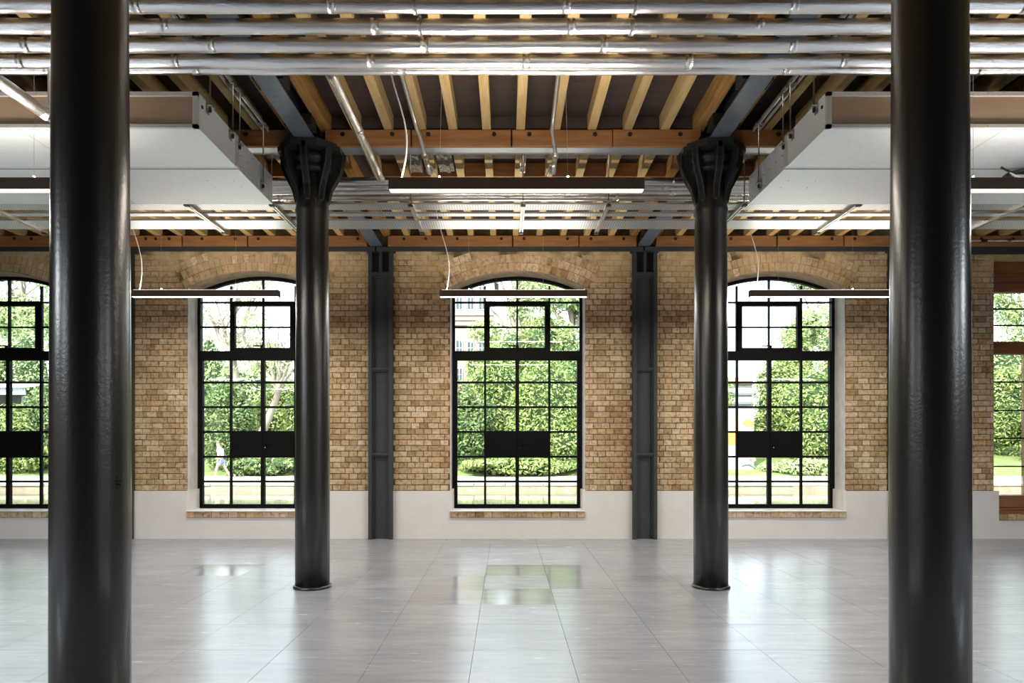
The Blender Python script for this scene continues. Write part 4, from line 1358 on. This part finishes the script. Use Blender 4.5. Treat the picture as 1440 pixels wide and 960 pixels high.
MB().tube([(at(a, gy_), gy_ - 0.04, zg(b)) for a, b in pts], [0.03, 0.05, 0.06, 0.05, 0.03], 6).build('painted_stroke', M['slate_paint'], t)
MB().tube([(at(1055, gy_), gy_ - 0.04, zg(b)) for b in (644, 648, 652)], [0.05, 0.06, 0.04], 6).build('painted_stroke', M['slate_paint'], t)
wy2 = 52.0
t = thing('boat_shed', 'white building with grey bands behind the painted wall in the right window', 'building', (at(1030, wy2), wy2, 1))
z2 = lambda y: 1.3 + (622.5 - y) * wy2 / 960
MB().box(at(960, wy2), at(1058, wy2), wy2, wy2 + 6, 1.0, z2(540)).build('wall', M['render'], t)
for y in (552, 565, 577):
    MB().box(at(960, wy2), at(1058, wy2), wy2 - 0.15, wy2, z2(y + 3.4), z2(y)).build('grey_band', M['slate_paint'], t)
MB().prism([(at(955, wy2), z2(540)), (at(1062, wy2), z2(540)), (at(1050, wy2), z2(531)), (at(955, wy2), z2(531))], wy2 - 0.3, wy2 + 6).build('roof', M['pink_brick'], t)

# ------------------------------------------------------------------ person walking on the towpath
py_ = 31.5
pxx = at(311, py_)
P = thing('person', 'person in pale lilac shirt and grey blue shorts walking with bowed head on the towpath', 'person', (pxx, py_, -0.36))
def skin(name, pts, edges_, rad, m, parent, root=0, sub=2):
    me = bpy.data.meshes.new(name)
    me.from_pydata([(pxx + a, py_ + b, -0.36 + c) for a, b, c in pts], edges_, [])
    me.materials.append(m)
    o = link(name, me, parent)
    md = o.modifiers.new('skin', 'SKIN')
    md.use_smooth_shade = True
    for v, r in zip(me.skin_vertices[0].data, rad):
        v.radius = (r, r) if not isinstance(r, tuple) else r
        v.use_root = False
    me.skin_vertices[0].data[root].use_root = True
    o.modifiers.new('sub', 'SUBSURF').levels = sub
    o.modifiers['sub'].render_levels = sub
    return o
pts = [(0, 0, 0.93), (-0.02, 0, 1.10), (-0.04, 0, 1.28), (-0.07, 0, 1.40), (-0.10, 0, 1.47), (-0.14, 0, 1.56), (-0.17, 0, 1.66),
       (0.0, -0.10, 0.88), (-0.16, -0.11, 0.50), (-0.24, -0.11, 0.09), (-0.36, -0.12, 0.03),
       (0.0, 0.10, 0.88), (0.14, 0.11, 0.50), (0.36, 0.11, 0.14), (0.30, 0.12, 0.03),
       (-0.06, -0.18, 1.36), (0.03, -0.24, 1.10), (-0.06, -0.24, 0.86), (-0.09, -0.24, 0.77),
       (-0.06, 0.18, 1.36), (-0.14, 0.24, 1.10), (-0.30, 0.23, 0.94), (-0.37, 0.23, 0.90)]
ed = [(0, 1), (1, 2), (2, 3), (3, 4), (4, 5), (5, 6), (0, 7), (7, 8), (8, 9), (9, 10), (0, 11), (11, 12), (12, 13), (13, 14), (3, 15), (15, 16), (16, 17), (17, 18), (3, 19), (19, 20), (20, 21), (21, 22)]
ra = [0.13, 0.12, 0.13, 0.11, 0.055, 0.085, 0.08, 0.09, 0.06, 0.042, 0.035, 0.09, 0.06, 0.042, 0.035, 0.055, 0.045, 0.035, 0.03, 0.055, 0.045, 0.035, 0.03]
skin('body', pts, ed, ra, M['skin'], P)
skin('shirt', [(0, 0, 0.93), (-0.02, 0, 1.10), (-0.04, 0, 1.28), (-0.07, 0, 1.40), (-0.06, -0.18, 1.36), (0.0, -0.235, 1.17), (-0.06, 0.18, 1.36), (-0.12, 0.235, 1.17)],
     [(0, 1), (1, 2), (2, 3), (3, 4), (4, 5), (3, 6), (6, 7)], [0.16, 0.155, 0.16, 0.12, 0.075, 0.065, 0.075, 0.065], M['shirt'], P)
skin('shorts', [(0, 0, 0.93), (0.0, -0.10, 0.84), (-0.12, -0.11, 0.58), (0.0, 0.10, 0.84), (0.11, 0.11, 0.58)], [(0, 1), (1, 2), (0, 3), (3, 4)], [0.15, 0.115, 0.09, 0.115, 0.09], M['shorts'], P)
skin('hair', [(-0.135, 0, 1.645), (-0.155, 0, 1.69), (-0.19, 0, 1.715)], [(0, 1), (1, 2)], [0.085, 0.085, 0.06], M['hair'], P)
skin('shoulder_bag', [(0.14, 0.1, 1.12), (0.15, 0.1, 1.0), (0.14, 0.1, 0.90)], [(0, 1), (1, 2)], [0.08, 0.10, 0.09], M['bag'], P)
for nm_, q in (('shoe', [(-0.21, -0.11, 0.05), (-0.29, -0.12, 0.04), (-0.39, -0.12, 0.03)]), ('shoe', [(0.38, 0.11, 0.12), (0.33, 0.12, 0.05), (0.28, 0.12, 0.02)])):
    skin(nm_, q, [(0, 1), (1, 2)], [0.05, 0.048, 0.035], M['white'], P)
